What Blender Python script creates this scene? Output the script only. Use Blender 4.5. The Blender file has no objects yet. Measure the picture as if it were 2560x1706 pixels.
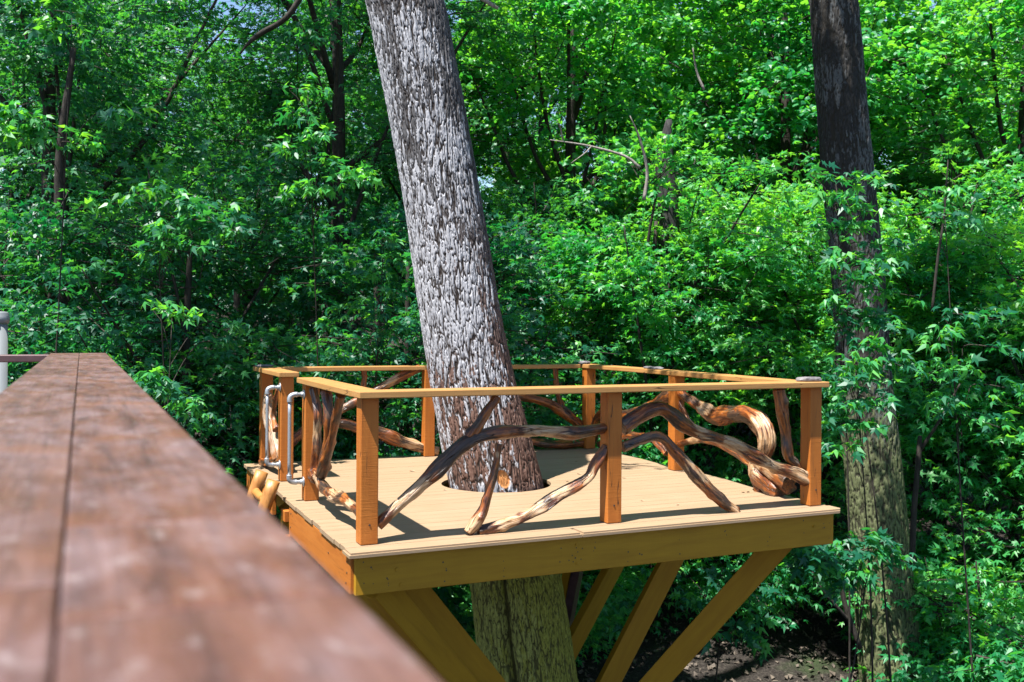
import bpy, bmesh, math, random
import numpy as np
from mathutils import Vector, Matrix
sc = bpy.context.scene
# ------------------------------------------------------------------ camera, light, exposure
F, HY, ROLL, EYE = 2412., 823., .0064, 5.0
cam = bpy.data.objects.new('camera', bpy.data.cameras.new('camera'))
sc.collection.objects.link(cam); sc.camera = cam
cam.matrix_world = Matrix.Translation((0, 0, EYE)) @ Matrix.Rotation(math.radians(90), 4, 'X') @ Matrix.Rotation(ROLL, 4, 'Z')
cd = cam.data
cd.sensor_width = 36; cd.lens = F / 2560 * 36; cd.shift_y = -30 / 2560
cd.clip_start = .05; cd.clip_end = 600
cd.dof.use_dof = True; cd.dof.focus_distance = 8.0; cd.dof.aperture_fstop = 5.0
SUNT = Vector((.331, .313, -1)).normalized()          # direction in which the light travels
world = bpy.data.worlds.new('World'); sc.world = world; world.use_nodes = True
wn = world.node_tree; wn.nodes.clear()
sky = wn.nodes.new('ShaderNodeTexSky'); sky.sky_type = 'NISHITA'; sky.sun_disc = False
sky.sun_elevation = math.asin(-SUNT.z)
sky.sun_rotation = math.atan2(-SUNT.x, -SUNT.y)
sky.air_density = 1.0; sky.dust_density = .2; sky.ozone_density = 3.0
bgn = wn.nodes.new('ShaderNodeBackground'); bgn.inputs[1].default_value = .078
wo = wn.nodes.new('ShaderNodeOutputWorld')
wn.links.new(sky.outputs[0], bgn.inputs[0]); wn.links.new(bgn.outputs[0], wo.inputs[0])
sun = bpy.data.objects.new('sun', bpy.data.lights.new('sun', 'SUN')); sc.collection.objects.link(sun)
sun.data.energy = 5.0; sun.data.angle = math.radians(.53); sun.data.color = (1, .965, .92)
sun.rotation_euler = SUNT.to_track_quat('-Z', 'Y').to_euler()
vs = sc.view_settings; vs.view_transform = 'Standard'; vs.look = 'None'; vs.gamma = 1; vs.use_curve_mapping = False
vs.exposure = 1.62
C = sc.collection
rng = np.random.default_rng(7); random.seed(7)

# ------------------------------------------------------------------ measuring helpers
def ray(u, v):
    du, dv = u - 1280, v - HY
    return Vector(((du + ROLL * dv) / F, 1, -(dv - ROLL * du) / F))
def at(u, v, y):                                   # the point seen at photo pixel (u,v), y metres away
    d = ray(u, v); return Vector((d.x * y, y, EYE + d.z * y))
A0 = Vector((-1.0, 6.04, 0)); TH = math.radians(24.2)
US = Vector((math.cos(TH), math.sin(TH), 0)); NT = Vector((-math.sin(TH), math.cos(TH), 0))
DK = EYE - 1.407; RT = EYE - .407                  # deck surface, top of the rails
def L(s, t, z=0): return A0 + US * s + NT * t + Vector((0, 0, z))
def onplane(u, v, p, n):
    d = ray(u, v); o = Vector((0, 0, EYE)); k = (p - o).dot(n) / d.dot(n); return o + d * k

# ------------------------------------------------------------------ objects
def tag(o, label=None, cat=None, group=None, kind=None):
    if label: o['label'] = label
    if cat: o['category'] = cat
    if group: o['group'] = group
    if kind: o['kind'] = kind
    return o
def empty(name, loc, label, cat, group=None):
    o = bpy.data.objects.new(name, None); C.objects.link(o); o.location = loc
    o.empty_display_size = .2
    return tag(o, label, cat, group)
def link(name, me, mat, parent=None, mw=None):
    o = bpy.data.objects.new(name, me); C.objects.link(o)
    if mat and not me.materials: me.materials.append(mat)
    if parent:
        o.parent = parent; o.matrix_parent_inverse = Matrix.Identity(4)
        pm = Matrix.Translation(parent.location)
        if parent.parent: pm = Matrix.Translation(parent.parent.location) @ pm
        o.matrix_basis = pm.inverted() @ (mw or Matrix.Identity(4))
    else: o.matrix_world = mw or Matrix.Identity(4)
    return o
def npmesh(name, V, Fc, smooth=False, attrs=None):
    V = np.asarray(V, dtype=np.float32); Fc = np.asarray(Fc, dtype=np.int32)
    me = bpy.data.meshes.new(name); n = len(Fc); k = Fc.shape[1]
    me.vertices.add(len(V)); me.vertices.foreach_set('co', V.ravel())
    me.loops.add(n * k); me.loops.foreach_set('vertex_index', Fc.ravel())
    me.polygons.add(n); me.polygons.foreach_set('loop_start', np.arange(n, dtype=np.int32) * k)
    me.polygons.foreach_set('use_smooth', np.full(n, smooth))
    me.update(calc_edges=True)
    for an, arr in (attrs or {}).items():
        arr = np.asarray(arr, dtype=np.float32)
        if arr.ndim == 1:
            a = me.attributes.new(an, 'FLOAT', 'POINT'); a.data.foreach_set('value', arr)
        else:
            a = me.attributes.new(an, 'FLOAT_VECTOR', 'POINT'); a.data.foreach_set('vector', arr.ravel())
    return me

# ------------------------------------------------------------------ node materials
class NB:
    def __init__(s, name):
        s.m = bpy.data.materials.new(name); s.m.use_nodes = True; s.t = s.m.node_tree; s.t.nodes.clear()
        s.out = s.n('ShaderNodeOutputMaterial')
    def n(s, typ, **k):
        nd = s.t.nodes.new(typ)
        for a, b in k.items(): setattr(nd, a, b)
        return nd
    def l(s, a, b): s.t.links.new(a, b)
    def inp(s, nd, i, val):
        if hasattr(val, 'node'): s.l(val, nd.inputs[i])
        else: nd.inputs[i].default_value = val
    def math(s, op, a, b=0., c=False):
        nd = s.n('ShaderNodeMath', operation=op); s.inp(nd, 0, a); s.inp(nd, 1, b); nd.use_clamp = c; return nd.outputs[0]
    def noise(s, vec, scale, detail=4, rough=.55, dist=0.):
        nd = s.n('ShaderNodeTexNoise'); s.l(vec, nd.inputs['Vector']); nd.inputs['Scale'].default_value = scale
        nd.inputs['Detail'].default_value = detail; nd.inputs['Roughness'].default_value = rough
        nd.inputs['Distortion'].default_value = dist; return nd.outputs['Fac']
    def mapping(s, vec, scale=(1, 1, 1), loc=(0, 0, 0)):
        nd = s.n('ShaderNodeMapping'); s.l(vec, nd.inputs[0]); nd.inputs['Scale'].default_value = scale
        s.inp(nd, 'Location', loc); return nd.outputs[0]
    def ramp(s, fac, stops):
        nd = s.n('ShaderNodeValToRGB'); s.inp(nd, 0, fac); e = nd.color_ramp.elements
        while len(e) < len(stops): e.new(.5)
        for q, (p, c) in zip(e, stops):
            q.position = p; q.color = (*c, 1) if not isinstance(c, float) else (c, c, c, 1)
        return nd.outputs[0]
    def mix(s, fac, a, b, mode='MIX'):
        nd = s.n('ShaderNodeMix', data_type='RGBA', blend_type=mode); s.inp(nd, 0, fac)
        s.inp(nd, 6, (*a, 1) if isinstance(a, tuple) else a); s.inp(nd, 7, (*b, 1) if isinstance(b, tuple) else b); return nd.outputs[2]
    def attr(s, name):
        nd = s.n('ShaderNodeAttribute', attribute_name=name); return nd
    def bump(s, h, strength, dist):
        nd = s.n('ShaderNodeBump'); nd.inputs['Strength'].default_value = strength; nd.inputs['Distance'].default_value = dist
        s.l(h, nd.inputs['Height']); return nd.outputs[0]
    def pbr(s, col, rough=.6, normal=None, spec=.5, metal=0.):
        p = s.n('ShaderNodeBsdfPrincipled'); s.inp(p, 'Base Color', (*col, 1) if isinstance(col, tuple) else col)
        s.inp(p, 'Roughness', rough); p.inputs['Specular IOR Level'].default_value = spec; p.inputs['Metallic'].default_value = metal
        if normal: s.l(normal, p.inputs['Normal'])
        s.l(p.outputs[0], s.out.inputs[0]); return p

def wood_coords(b, stretch=(1, 9, 9)):
    tc = b.n('ShaderNodeTexCoord'); oi = b.n('ShaderNodeObjectInfo')
    off = b.math('MULTIPLY', oi.outputs['Random'], 37.)
    cx = b.n('ShaderNodeCombineXYZ'); b.l(off, cx.inputs[0]); b.l(off, cx.inputs[2])
    return b.mapping(tc.outputs['Object'], stretch, cx.outputs[0]), oi.outputs['Random'], tc.outputs['Object']
def paint(name, base, dark, light, rough=.5, sawn=.4, cracks=False):
    b = NB(name); v, rnd, oc = wood_coords(b)
    n1 = b.noise(v, 2.2, 6, .6, .4); n2 = b.noise(oc, 3.0, 3)
    c = b.ramp(n1, [(.25, dark), (.5, base), (.8, light)])
    c = b.mix(b.math('MULTIPLY', b.math('SUBTRACT', rnd, .5), .45), c, dark)
    c = b.mix(b.ramp(n2, [(.45, 0.), (.75, .35)]), c, dark)
    # fine rough-sawn ridges across the grain and long grain lines
    w = b.mapping(oc, (160, 6, 6)); h1 = b.noise(w, 1.0, 2)
    g = b.noise(b.mapping(oc, (3, 110, 110)), 1.0, 4, .6)
    h = b.math('ADD', b.math('MULTIPLY', h1, sawn), b.math('MULTIPLY', g, .6))
    gr = b.noise(b.mapping(oc, (1.2, 40, 40)), 1.0, 5, .7, .5)
    c = b.mix(b.ramp(gr, [(.60, 0.), (.78, .35)]), c, tuple(x * .55 for x in base))
    if cracks:
        k = b.noise(b.mapping(v, (.5, 1.3, 1.3)), 1.4, 2, .4, .2)
        kk = b.math('ABSOLUTE', b.math('SUBTRACT', k, .585)); kk = b.ramp(kk, [(.0, 1.), (.006, 0.)])
        c = b.mix(kk, c, (.05, .02, .008)); h = b.math('SUBTRACT', h, b.math('MULTIPLY', kk, 2.))
    b.pbr(c, rough, b.bump(h, .35, .004), .3); return b.m
M = {}
M['deck'] = paint('deck paint', (.275, .190, .115), (.24, .16, .092), (.30, .215, .135), .5, .1)
M['post'] = paint('rail and post paint', (.355, .112, .016), (.285, .083, .010), (.40, .135, .022), .55, 1.1, True)
M['beam'] = paint('beam paint', (.31, .158, .006), (.25, .122, .004), (.36, .19, .008), .6, .5)  # same paint as the posts, tinted olive for shade and green bounce
def mk_branch(pale=.48, nm='varnished driftwood'):
    b = NB(nm); a = b.attr('grain').outputs['Vector']; oi = b.n('ShaderNodeObjectInfo')
    off = b.math('MULTIPLY', oi.outputs['Random'], 29.); cx = b.n('ShaderNodeCombineXYZ'); b.l(off, cx.inputs[0]); b.l(off, cx.inputs[2])
    v = b.mapping(a, (1, 1, .16), cx.outputs[0])
    n = b.noise(v, 34, 6, .65, .6); big = b.noise(b.mapping(a, (1, 1, .5), cx.outputs[0]), 7, 4, .6)
    c = b.ramp(n, [(.30, (.024, .007, .003)), (.44, (.105, .027, .006)), (.57, (.25, .072, .011)), (.76, (.40, .16, .035))])
    gray = b.ramp(n, [(.3, (.010, .007, .006)), (.5, (.040, .022, .014)), (.68, (.15, .08, .038)), (.85, (.32, .21, .12))])
    c = b.mix(b.ramp(big, [(pale, 0.), (pale + .08, .95)]), c, gray)
    bare = b.math('ADD', b.attr('bare').outputs['Fac'], b.math('MULTIPLY', b.math('SUBTRACT', n, .5), 2.2))  # barkless wood, its cream tone also standing in for sunlight
    cream = b.ramp(b.noise(v, 55, 4, .6), [(.3, (.18, .085, .03)), (.45, (.36, .21, .10)), (.7, (.46, .33, .21))])
    c = b.mix(b.ramp(bare, [(.42, 0.), (.70, 1.)]), c, cream)
    # splits along the grain
    k = b.noise(b.mapping(a, (1, 1, .07), cx.outputs[0]), 22, 2, .5)
    kk = b.ramp(b.math('ABSOLUTE', b.math('SUBTRACT', k, .5)), [(.0, .9), (.012, 0.)])
    c = b.mix(kk, c, (.025, .010, .006))
    h = b.math('SUBTRACT', n, kk)
    b.pbr(c, .38, b.bump(h, .9, .012), .5); return b.m
M['branch'] = mk_branch(.50)
def mk_bleached():
    b = NB('bleached driftwood'); a = b.attr('grain').outputs['Vector']; oi = b.n('ShaderNodeObjectInfo')
    off = b.math('MULTIPLY', oi.outputs['Random'], 29.); cx = b.n('ShaderNodeCombineXYZ'); b.l(off, cx.inputs[0]); b.l(off, cx.inputs[2])
    n = b.noise(b.mapping(a, (1, 1, .14), cx.outputs[0]), 30, 6, .65, .6); big = b.noise(b.mapping(a, (1, 1, .6), cx.outputs[0]), 8, 4, .6)
    c = b.ramp(n, [(.28, (.06, .03, .015)), (.42, (.22, .13, .075)), (.58, (.34, .24, .16)), (.8, (.42, .33, .26))])
    c2 = b.ramp(n, [(.3, (.10, .03, .008)), (.5, (.28, .10, .02)), (.75, (.40, .20, .07))])
    c = b.mix(b.ramp(big, [(.50, 0.), (.60, .9)]), c, c2)
    k = b.noise(b.mapping(a, (1, 1, .06), cx.outputs[0]), 20, 2, .5); kk = b.ramp(b.math('ABSOLUTE', b.math('SUBTRACT', k, .5)), [(.0, 1.), (.016, 0.)])
    c = b.mix(kk, c, (.03, .015, .01)); b.pbr(c, .42, b.bump(b.math('SUBTRACT', n, kk), .8, .010), .45); return b.m
M['bleached'] = mk_bleached()
def mk_log():
    b = NB('peeled log'); tc = b.n('ShaderNodeTexCoord').outputs['Object']
    n = b.noise(b.mapping(tc, (1, 1, .3)), 14, 5, .6)
    c = b.ramp(n, [(.3, (.13, .045, .01)), (.45, (.32, .135, .03)), (.8, (.42, .20, .06))])
    b.pbr(c, .45, b.bump(n, .6, .01), .4); return b.m
M['log'] = mk_log()
def mk_rail():
    b = NB('weathered brown stain'); v, rnd, oc = wood_coords(b, (1, 8, 8))
    n1 = b.noise(v, 4, 8, .68, .4); n2 = b.noise(b.mapping(oc, (1, 2.2, 2)), 9, 5, .6); n3 = b.noise(b.mapping(oc, (1, 1.6, 1)), 30, 4, .55)
    c = b.ramp(n1, [(.28, (.036, .016, .014)), (.44, (.082, .036, .026)), (.58, (.125, .054, .034)), (.76, (.165, .092, .072))])
    c = b.mix(b.ramp(n2, [(.42, 0.), (.74, .70)]), c, (.165, .118, .118))
    c = b.mix(b.ramp(n3, [(.60, 0.), (.72, .55)]), c, (.27, .215, .205))
    c = b.mix(b.ramp(b.noise(oc, 7, 3, .5), [(.56, 0.), (.70, .4)]), c, (.19, .075, .03))
    c = b.mix(b.math('MULTIPLY', rnd, .35), c, (.10, .055, .045))
    g = b.noise(b.mapping(oc, (4, 90, 90)), 1.0, 4)
    k = b.noise(b.mapping(v, (.4, 1, 1)), 3., 3, .5); kk = b.ramp(b.math('ABSOLUTE', b.math('SUBTRACT', k, .5)), [(.0, .35), (.012, 0.)])
    c = b.mix(kk, c, (.02, .01, .008))
    h = b.math('ADD', b.noise(oc, 60, 4), g)
    b.pbr(c, b.ramp(n2, [(.3, .30), (.7, .48)]), b.bump(h, .5, .004), .55); return b.m
M['rail'] = mk_rail()
def simple(name, c, rough=.5, metal=0., spec=.5, nscale=30, var=.25, bump=.2):
    b = NB(name); tc = b.n('ShaderNodeTexCoord').outputs['Object']; n = b.noise(tc, nscale, 5, .6)
    col = b.ramp(n, [(.3, tuple(x * (1 - var) for x in c)), (.7, tuple(min(1, x * (1 + var)) for x in c))])
    b.pbr(col, rough, b.bump(n, bump, .004), spec, metal); return b.m
M['pipe'] = simple('galvanised pipe', (.36, .375, .39), .42, .7, nscale=70, var=.12)
M['stone'] = simple('slate stone', (.11, .10, .10), .6, nscale=22, var=.5, bump=.8)
M['white'] = simple('pale painted metal', (.17, .18, .18), .35, nscale=8, var=.05, bump=.02)
M['screw'] = simple('screw head', (.06, .045, .035), .4, .4)
M['darkrail'] = simple('dark stained wood', (.09, .045, .045), .5, nscale=12)
def mk_bark(name, kind):
    b = NB(name); pl = b.attr('plate').outputs['Fac']; rn = b.attr('cell').outputs['Fac']; li = b.attr('lichen_shade').outputs['Fac']
    ms = b.attr('moss').outputs['Fac']; sc_ = b.attr('scar').outputs['Fac']
    tc = b.n('ShaderNodeTexCoord').outputs['Object']
    fine = b.noise(b.mapping(tc, (1, 1, .35)), 60, 5, .65); fine2 = b.noise(b.mapping(tc, (1, 1, .5)), 26, 4, .6)
    if kind == 'main':
        zz = b.n('ShaderNodeSeparateXYZ'); b.l(tc, zz.inputs[0])
        brown = b.mix(b.ramp(b.math('DIVIDE', zz.outputs[2], 10.), [(.44, 0.), (.62, 1.)]), b.ramp(fine, [(.3, (.06, .030, .022)), (.55, (.13, .075, .056)), (.8, (.19, .125, .098))]), b.ramp(fine, [(.3, (.035, .033, .034)), (.55, (.085, .082, .084)), (.8, (.14, .137, .14))]))
        grey = b.ramp(fine, [(.25, (.16, .16, .17)), (.5, (.30, .30, .315)), (.8, (.45, .45, .465))])
        green = b.ramp(fine, [(.25, (.05, .045, .012)), (.5, (.21, .215, .034)), (.8, (.36, .37, .085))])
    else:  # right trunk: dark stains, with canopy shade also put into the colour
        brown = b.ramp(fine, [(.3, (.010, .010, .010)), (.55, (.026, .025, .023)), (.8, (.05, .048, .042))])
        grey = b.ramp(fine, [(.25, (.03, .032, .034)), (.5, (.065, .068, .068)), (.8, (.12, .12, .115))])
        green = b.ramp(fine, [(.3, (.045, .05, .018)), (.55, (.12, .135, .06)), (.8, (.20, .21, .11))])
    lf = b.math('ADD', b.math('ADD', li, b.math('MULTIPLY', b.math('SUBTRACT', rn, .45), .35)), b.math('MULTIPLY', b.math('SUBTRACT', fine2, .5), 1.3))
    lf = b.math('MULTIPLY', b.math('GREATER_THAN', lf, .5), b.ramp(pl, [(.25, 0.), (.5, 1.)]))
    c = b.mix(lf, brown, grey)
    gm = b.ramp(b.math('ADD', ms, b.math('MULTIPLY', b.math('SUBTRACT', fine2, .5), .8)), [(.4, 0.), (.6, .92)])
    c = b.mix(gm, c, green)
    c = b.mix(b.math('MULTIPLY', b.ramp(pl, [(.30, 1.), (.72, 0.)]), b.math('SUBTRACT', 1., b.math('MULTIPLY', ms, .25))), c, (.022, .016, .013) if kind == 'main' else (.02, .017, .013))
    c = b.mix(sc_, c, b.ramp(fine2, [(.3, (.30, .11, .03)), (.7, (.55, .27, .10))]))
    b.pbr(c, .85, b.bump(b.math('ADD', fine, b.math('MULTIPLY', pl, 1.2)), .6, .010), .2); return b.m
M['bark'] = mk_bark('plated grey bark', 'main'); M['bark2'] = mk_bark('streaked bark darkened for shade', 'other')
def mk_smallbark(name, a, c2):
    b = NB(name); tc = b.n('ShaderNodeTexCoord').outputs['Object']
    n = b.noise(b.mapping(tc, (1, 1, .25)), 30, 5, .65)
    b.pbr(b.ramp(n, [(.3, a), (.7, c2)]), .85, b.bump(n, .8, .02), .2); return b.m
M['twig'] = mk_smallbark('brown twig bark', (.014, .012, .010), (.05, .042, .034))
M['snag'] = mk_smallbark('rotting grey wood', (.008, .008, .008), (.055, .052, .05))
M['paletwig'] = mk_smallbark('bleached dead wood', (.12, .105, .09), (.30, .27, .24))
def mk_leaf(name, dark, mid, bright, tdark, tbright, gloss=.5):
    b = NB(name); t = b.attr('tint').outputs['Fac']; oi = b.n('ShaderNodeObjectInfo').outputs['Random']
    f = b.math('ADD', t, b.math('MULTIPLY', b.math('SUBTRACT', oi, .5), .35), True)
    c = b.ramp(f, [(.0, dark), (.55, mid), (1., bright)]); tc = b.ramp(f, [(.0, tdark), (1., tbright)])
    p = b.n('ShaderNodeBsdfPrincipled'); b.l(c, p.inputs['Base Color']); p.inputs['Roughness'].default_value = .46
    p.inputs['Specular IOR Level'].default_value = gloss
    tr = b.n('ShaderNodeBsdfTranslucent'); b.l(tc, tr.inputs[0])
    mx = b.n('ShaderNodeMixShader'); mx.inputs[0].default_value = .46
    b.l(p.outputs[0], mx.inputs[1]); b.l(tr.outputs[0], mx.inputs[2]); b.l(mx.outputs[0], b.out.inputs[0]); return b.m
M['leaf'] = mk_leaf('shade-toned maple leaf', (.004, .078, .046), (.012, .130, .058), (.040, .20, .055), (.008, .21, .036), (.13, .48, .025), .55)  # darker teal copy; the shade of the left woodland is in its colour
M['leaf2'] = mk_leaf('sun-toned leaf', (.010, .15, .052), (.038, .25, .066), (.12, .36, .070), (.04, .44, .035), (.32, .78, .030), .6)  # brighter copy; sunlight on the foliage is in its colour
def mk_ground():
    b = NB('leaf litter soil'); tc = b.n('ShaderNodeTexCoord').outputs['Object']
    n = b.noise(tc, 1.2, 5, .6); n2 = b.noise(tc, 26, 5, .7); 
    c = b.ramp(n2, [(.3, (.010, .008, .007)), (.5, (.028, .023, .019)), (.66, (.065, .055, .045)), (.8, (.19, .17, .15))])
    c = b.mix(b.ramp(n, [(.55, 0.), (.7, .6)]), c, (.03, .06, .015))
    b.pbr(c, .9, b.bump(n2, 1., .05), .2); return b.m
M['ground'] = mk_ground()
M['litter'] = simple('dry leaf', (.30, .19, .11), .6, nscale=40, var=.4)
M['pebble'] = simple('woodchip', (.075, .058, .042), .8, nscale=30, var=.5)

# ------------------------------------------------------------------ shape helpers
def box_mesh(name, lx, ly, lz, bev=.004, segs=1):
    bm = bmesh.new(); bmesh.ops.create_cube(bm, size=1)
    bmesh.ops.scale(bm, vec=(lx, ly, lz), verts=bm.verts)
    if bev: bmesh.ops.bevel(bm, geom=bm.edges[:], offset=bev, segments=segs, affect='EDGES', profile=.5)
    me = bpy.data.meshes.new(name); bm.to_mesh(me); bm.free(); return me
def beam(name, p0, p1, w, h, mat, parent, up=Vector((0, 0, 1)), bev=.004, segs=1, roll=0):
    """board from p0 to p1: local X along, Y = width, Z = height"""
    x = (p1 - p0).normalized(); y = up.cross(x).normalized(); z = x.cross(y)
    R = Matrix((x, y, z)).transposed().to_4x4()
    if roll: R = R @ Matrix.Rotation(roll, 4, 'X')
    return link(name, box_mesh(name, (p1 - p0).length, w, h, bev, segs), mat, parent, Matrix.Translation((p0 + p1) / 2) @ R)
def prism(name, pts, z0, z1, mat, parent, bev=.001, frame=None):
    """polygon pts (s,t) on the deck between heights z0 and z1; local X runs along the boards"""
    R = Matrix((US, NT, Vector((0, 0, 1)))).transposed().to_4x4(); c = Vector((sum(p[0] for p in pts) / len(pts), sum(p[1] for p in pts) / len(pts)))
    bm = bmesh.new(); vs_ = [bm.verts.new((p[0] - c.x, p[1] - c.y, z0)) for p in pts]
    f = bm.faces.new(vs_)
    ex = bmesh.ops.extrude_face_region(bm, geom=[f]); bmesh.ops.translate(bm, vec=(0, 0, z1 - z0), verts=[g for g in ex['geom'] if isinstance(g, bmesh.types.BMVert)])
    bmesh.ops.recalc_face_normals(bm, faces=bm.faces)
    if bev:
        ed = [e for e in bm.edges if abs(e.verts[0].co.z - e.verts[1].co.z) < 1e-5 and e.verts[0].co.z > z1 - 1e-4 and e.calc_length() > .1]
        bmesh.ops.bevel(bm, geom=ed, offset=bev, segments=2, affect='EDGES')
    me = bpy.data.meshes.new(name); bm.to_mesh(me); bm.free()
    return link(name, me, mat, parent, Matrix.Translation(L(c.x, c.y)) @ R)
def catmull(P, n):
    P = [P[0] * 2 - P[1]] + list(P) + [P[-1] * 2 - P[-2]]; out = []
    for i in range(1, len(P) - 2):
        for k in range(n):
            t = k / n; a, b, c, d = P[i - 1], P[i], P[i + 1], P[i + 2]
            out.append(.5 * ((2 * b) + (c - a) * t + (2 * a - 5 * b + 4 * c - d) * t * t + (3 * b - a - 3 * c + d) * t ** 3))
    out.append(P[-2]); return out
def tube_arrays(pts, rad, sides=10, sub=5, rough=0., seed=0, knots=0, wob=0.):
    r_ = np.random.default_rng(seed)
    Q = catmull([np.array((*p, r)) for p, r in zip(pts, rad)], sub); Q = np.array(Q)
    P, R = Q[:, :3].copy(), Q[:, 3]
    if wob: P[1:-1] += r_.normal(0, wob, (len(P) - 2, 3))
    T = np.gradient(P, axis=0); T /= np.linalg.norm(T, axis=1)[:, None] + 1e-9
    n = np.cross(T[0], (0.13, .2, .97)); n /= np.linalg.norm(n); N = [n]
    for i in range(1, len(P)):
        n = N[-1] - T[i] * np.dot(N[-1], T[i]); n /= np.linalg.norm(n); N.append(n)
    N = np.array(N); B = np.cross(T, N); a = np.arange(sides) / sides * 2 * np.pi
    ln = np.concatenate([[0], np.cumsum(np.linalg.norm(np.diff(P, axis=0), axis=1))])
    prof = np.ones((len(P), sides))
    if rough:
        for k in range(5):
            f = r_.integers(1, 6); ph = r_.uniform(0, 6.28); fl = r_.uniform(1, 7); ph2 = r_.uniform(0, 6.28)
            prof += rough * r_.uniform(.3, 1) * np.sin(f * a[None] + ph + fl * .5 * ln[:, None]) * (.6 + .4 * np.sin(fl * 2.2 * ln[:, None] + ph2))
        prof += r_.normal(0, rough * .12, prof.shape)
    if knots:
        for k in range(knots):
            l0 = r_.uniform(.06, .94) * ln[-1]; a0 = r_.uniform(0, 6.28); am = r_.uniform(.15, .5); wl = R.mean() * r_.uniform(.7, 1.4)
            da = np.angle(np.exp(1j * (a[None] - a0))); prof += am * np.exp(-((ln[:, None] - l0) / wl) ** 2 - (da / .6) ** 2) * np.where(r_.random() < .75, 1, -.6)
        R = R * (1 + .10 * np.sin(ln * r_.uniform(6, 12) + 1) + .06 * np.sin(ln * 23 + 2))
    X = np.cos(a)[None, :, None] * N[:, None] + np.sin(a)[None, :, None] * B[:, None]
    V = P[:, None] + X * (R[:, None] * prof)[..., None]
    G = np.stack([np.broadcast_to(np.cos(a), prof.shape) * R[:, None], np.broadcast_to(np.sin(a), prof.shape) * R[:, None], np.broadcast_to(ln[:, None], prof.shape)], -1)
    i = np.arange(len(P) - 1)[:, None] * sides; j = np.arange(sides)[None]; j2 = (j + 1) % sides
    Fq = np.stack([i + j, i + j2, i + sides + j2, i + sides + j], -1).reshape(-1, 4)
    V = V.reshape(-1, 3); G = G.reshape(-1, 3)
    # end caps
    nv = len(V); V = np.vstack([V, P[0], P[-1]]); G = np.vstack([G, (0, 0, 0), (0, 0, ln[-1])])
    cap = [(nv, (k + 1) % sides, k, k) for k in range(sides)]
    base = (len(P) - 1) * sides; cap += [(nv + 1, base + k, base + (k + 1) % sides, base + (k + 1) % sides) for k in range(sides)]
    return V, Fq, np.array(cap), G
def join_tubes(name, specs, smooth=True, bmfix=True):
    Vs, Fs, Cs, Gs, o = [], [], [], [], 0
    for s in specs:
        V, Fq, cp, G = tube_arrays(**s); Vs.append(V); Fs.append(Fq + o); Cs.append(cp + o); Gs.append(G); o += len(V)
    V = np.vstack(Vs); G = np.vstack(Gs); q = np.vstack(Fs); c = np.vstack(Cs)[:, :3]
    me = bpy.data.meshes.new(name); nq, nc = len(q), len(c)
    me.vertices.add(len(V)); me.vertices.foreach_set('co', V.astype(np.float32).ravel())
    me.loops.add(nq * 4 + nc * 3); me.loops.foreach_set('vertex_index', np.concatenate([q.ravel(), c.ravel()]).astype(np.int32))
    me.polygons.add(nq + nc); me.polygons.foreach_set('loop_start', np.concatenate([np.arange(nq) * 4, nq * 4 + np.arange(nc) * 3]).astype(np.int32))
    me.polygons.foreach_set('use_smooth', np.concatenate([np.full(nq, smooth), np.full(nc, False)]))
    me.update(calc_edges=True)
    a = me.attributes.new('grain', 'FLOAT_VECTOR', 'POINT'); a.data.foreach_set('vector', G.astype(np.float32).ravel())
    return me

# value noise on a grid, periodic in the first axis
def vnoise(x, y, px, seed, cells=256):
    g = np.random.default_rng(seed).random((px, cells))
    xi = np.floor(x).astype(int); yi = np.floor(y).astype(int); fx = x - xi; fy = y - yi
    fx = fx * fx * (3 - 2 * fx); fy = fy * fy * (3 - 2 * fy)
    a = g[xi % px, yi % cells]; b = g[(xi + 1) % px, yi % cells]; c = g[xi % px, (yi + 1) % cells]; d = g[(xi + 1) % px, (yi + 1) % cells]
    return (a * (1 - fx) + b * fx) * (1 - fy) + (c * (1 - fx) + d * fx) * fy
def voronoi(x, y, px, seed, cells=512):
    r_ = np.random.default_rng(seed); jx = r_.random((px, cells)); jy = r_.random((px, cells)); rc = r_.random((px, cells))
    xi = np.floor(x).astype(int); yi = np.floor(y).astype(int)
    d1 = np.full(x.shape, 9.); d2 = np.full(x.shape, 9.); rid = np.zeros(x.shape)
    for a in (-1, 0, 1):
        for b in (-1, 0, 1):
            cx, cy = (xi + a) % px, (yi + b) % cells
            d = np.hypot(xi + a + jx[cx, cy] - x, yi + b + jy[cx, cy] - y)
            m = d < d1; d2 = np.where(m, d1, np.minimum(d2, d)); rid = np.where(m, rc[cx, cy], rid); d1 = np.where(m, d, d1)
    return d2 - d1, rid
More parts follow.
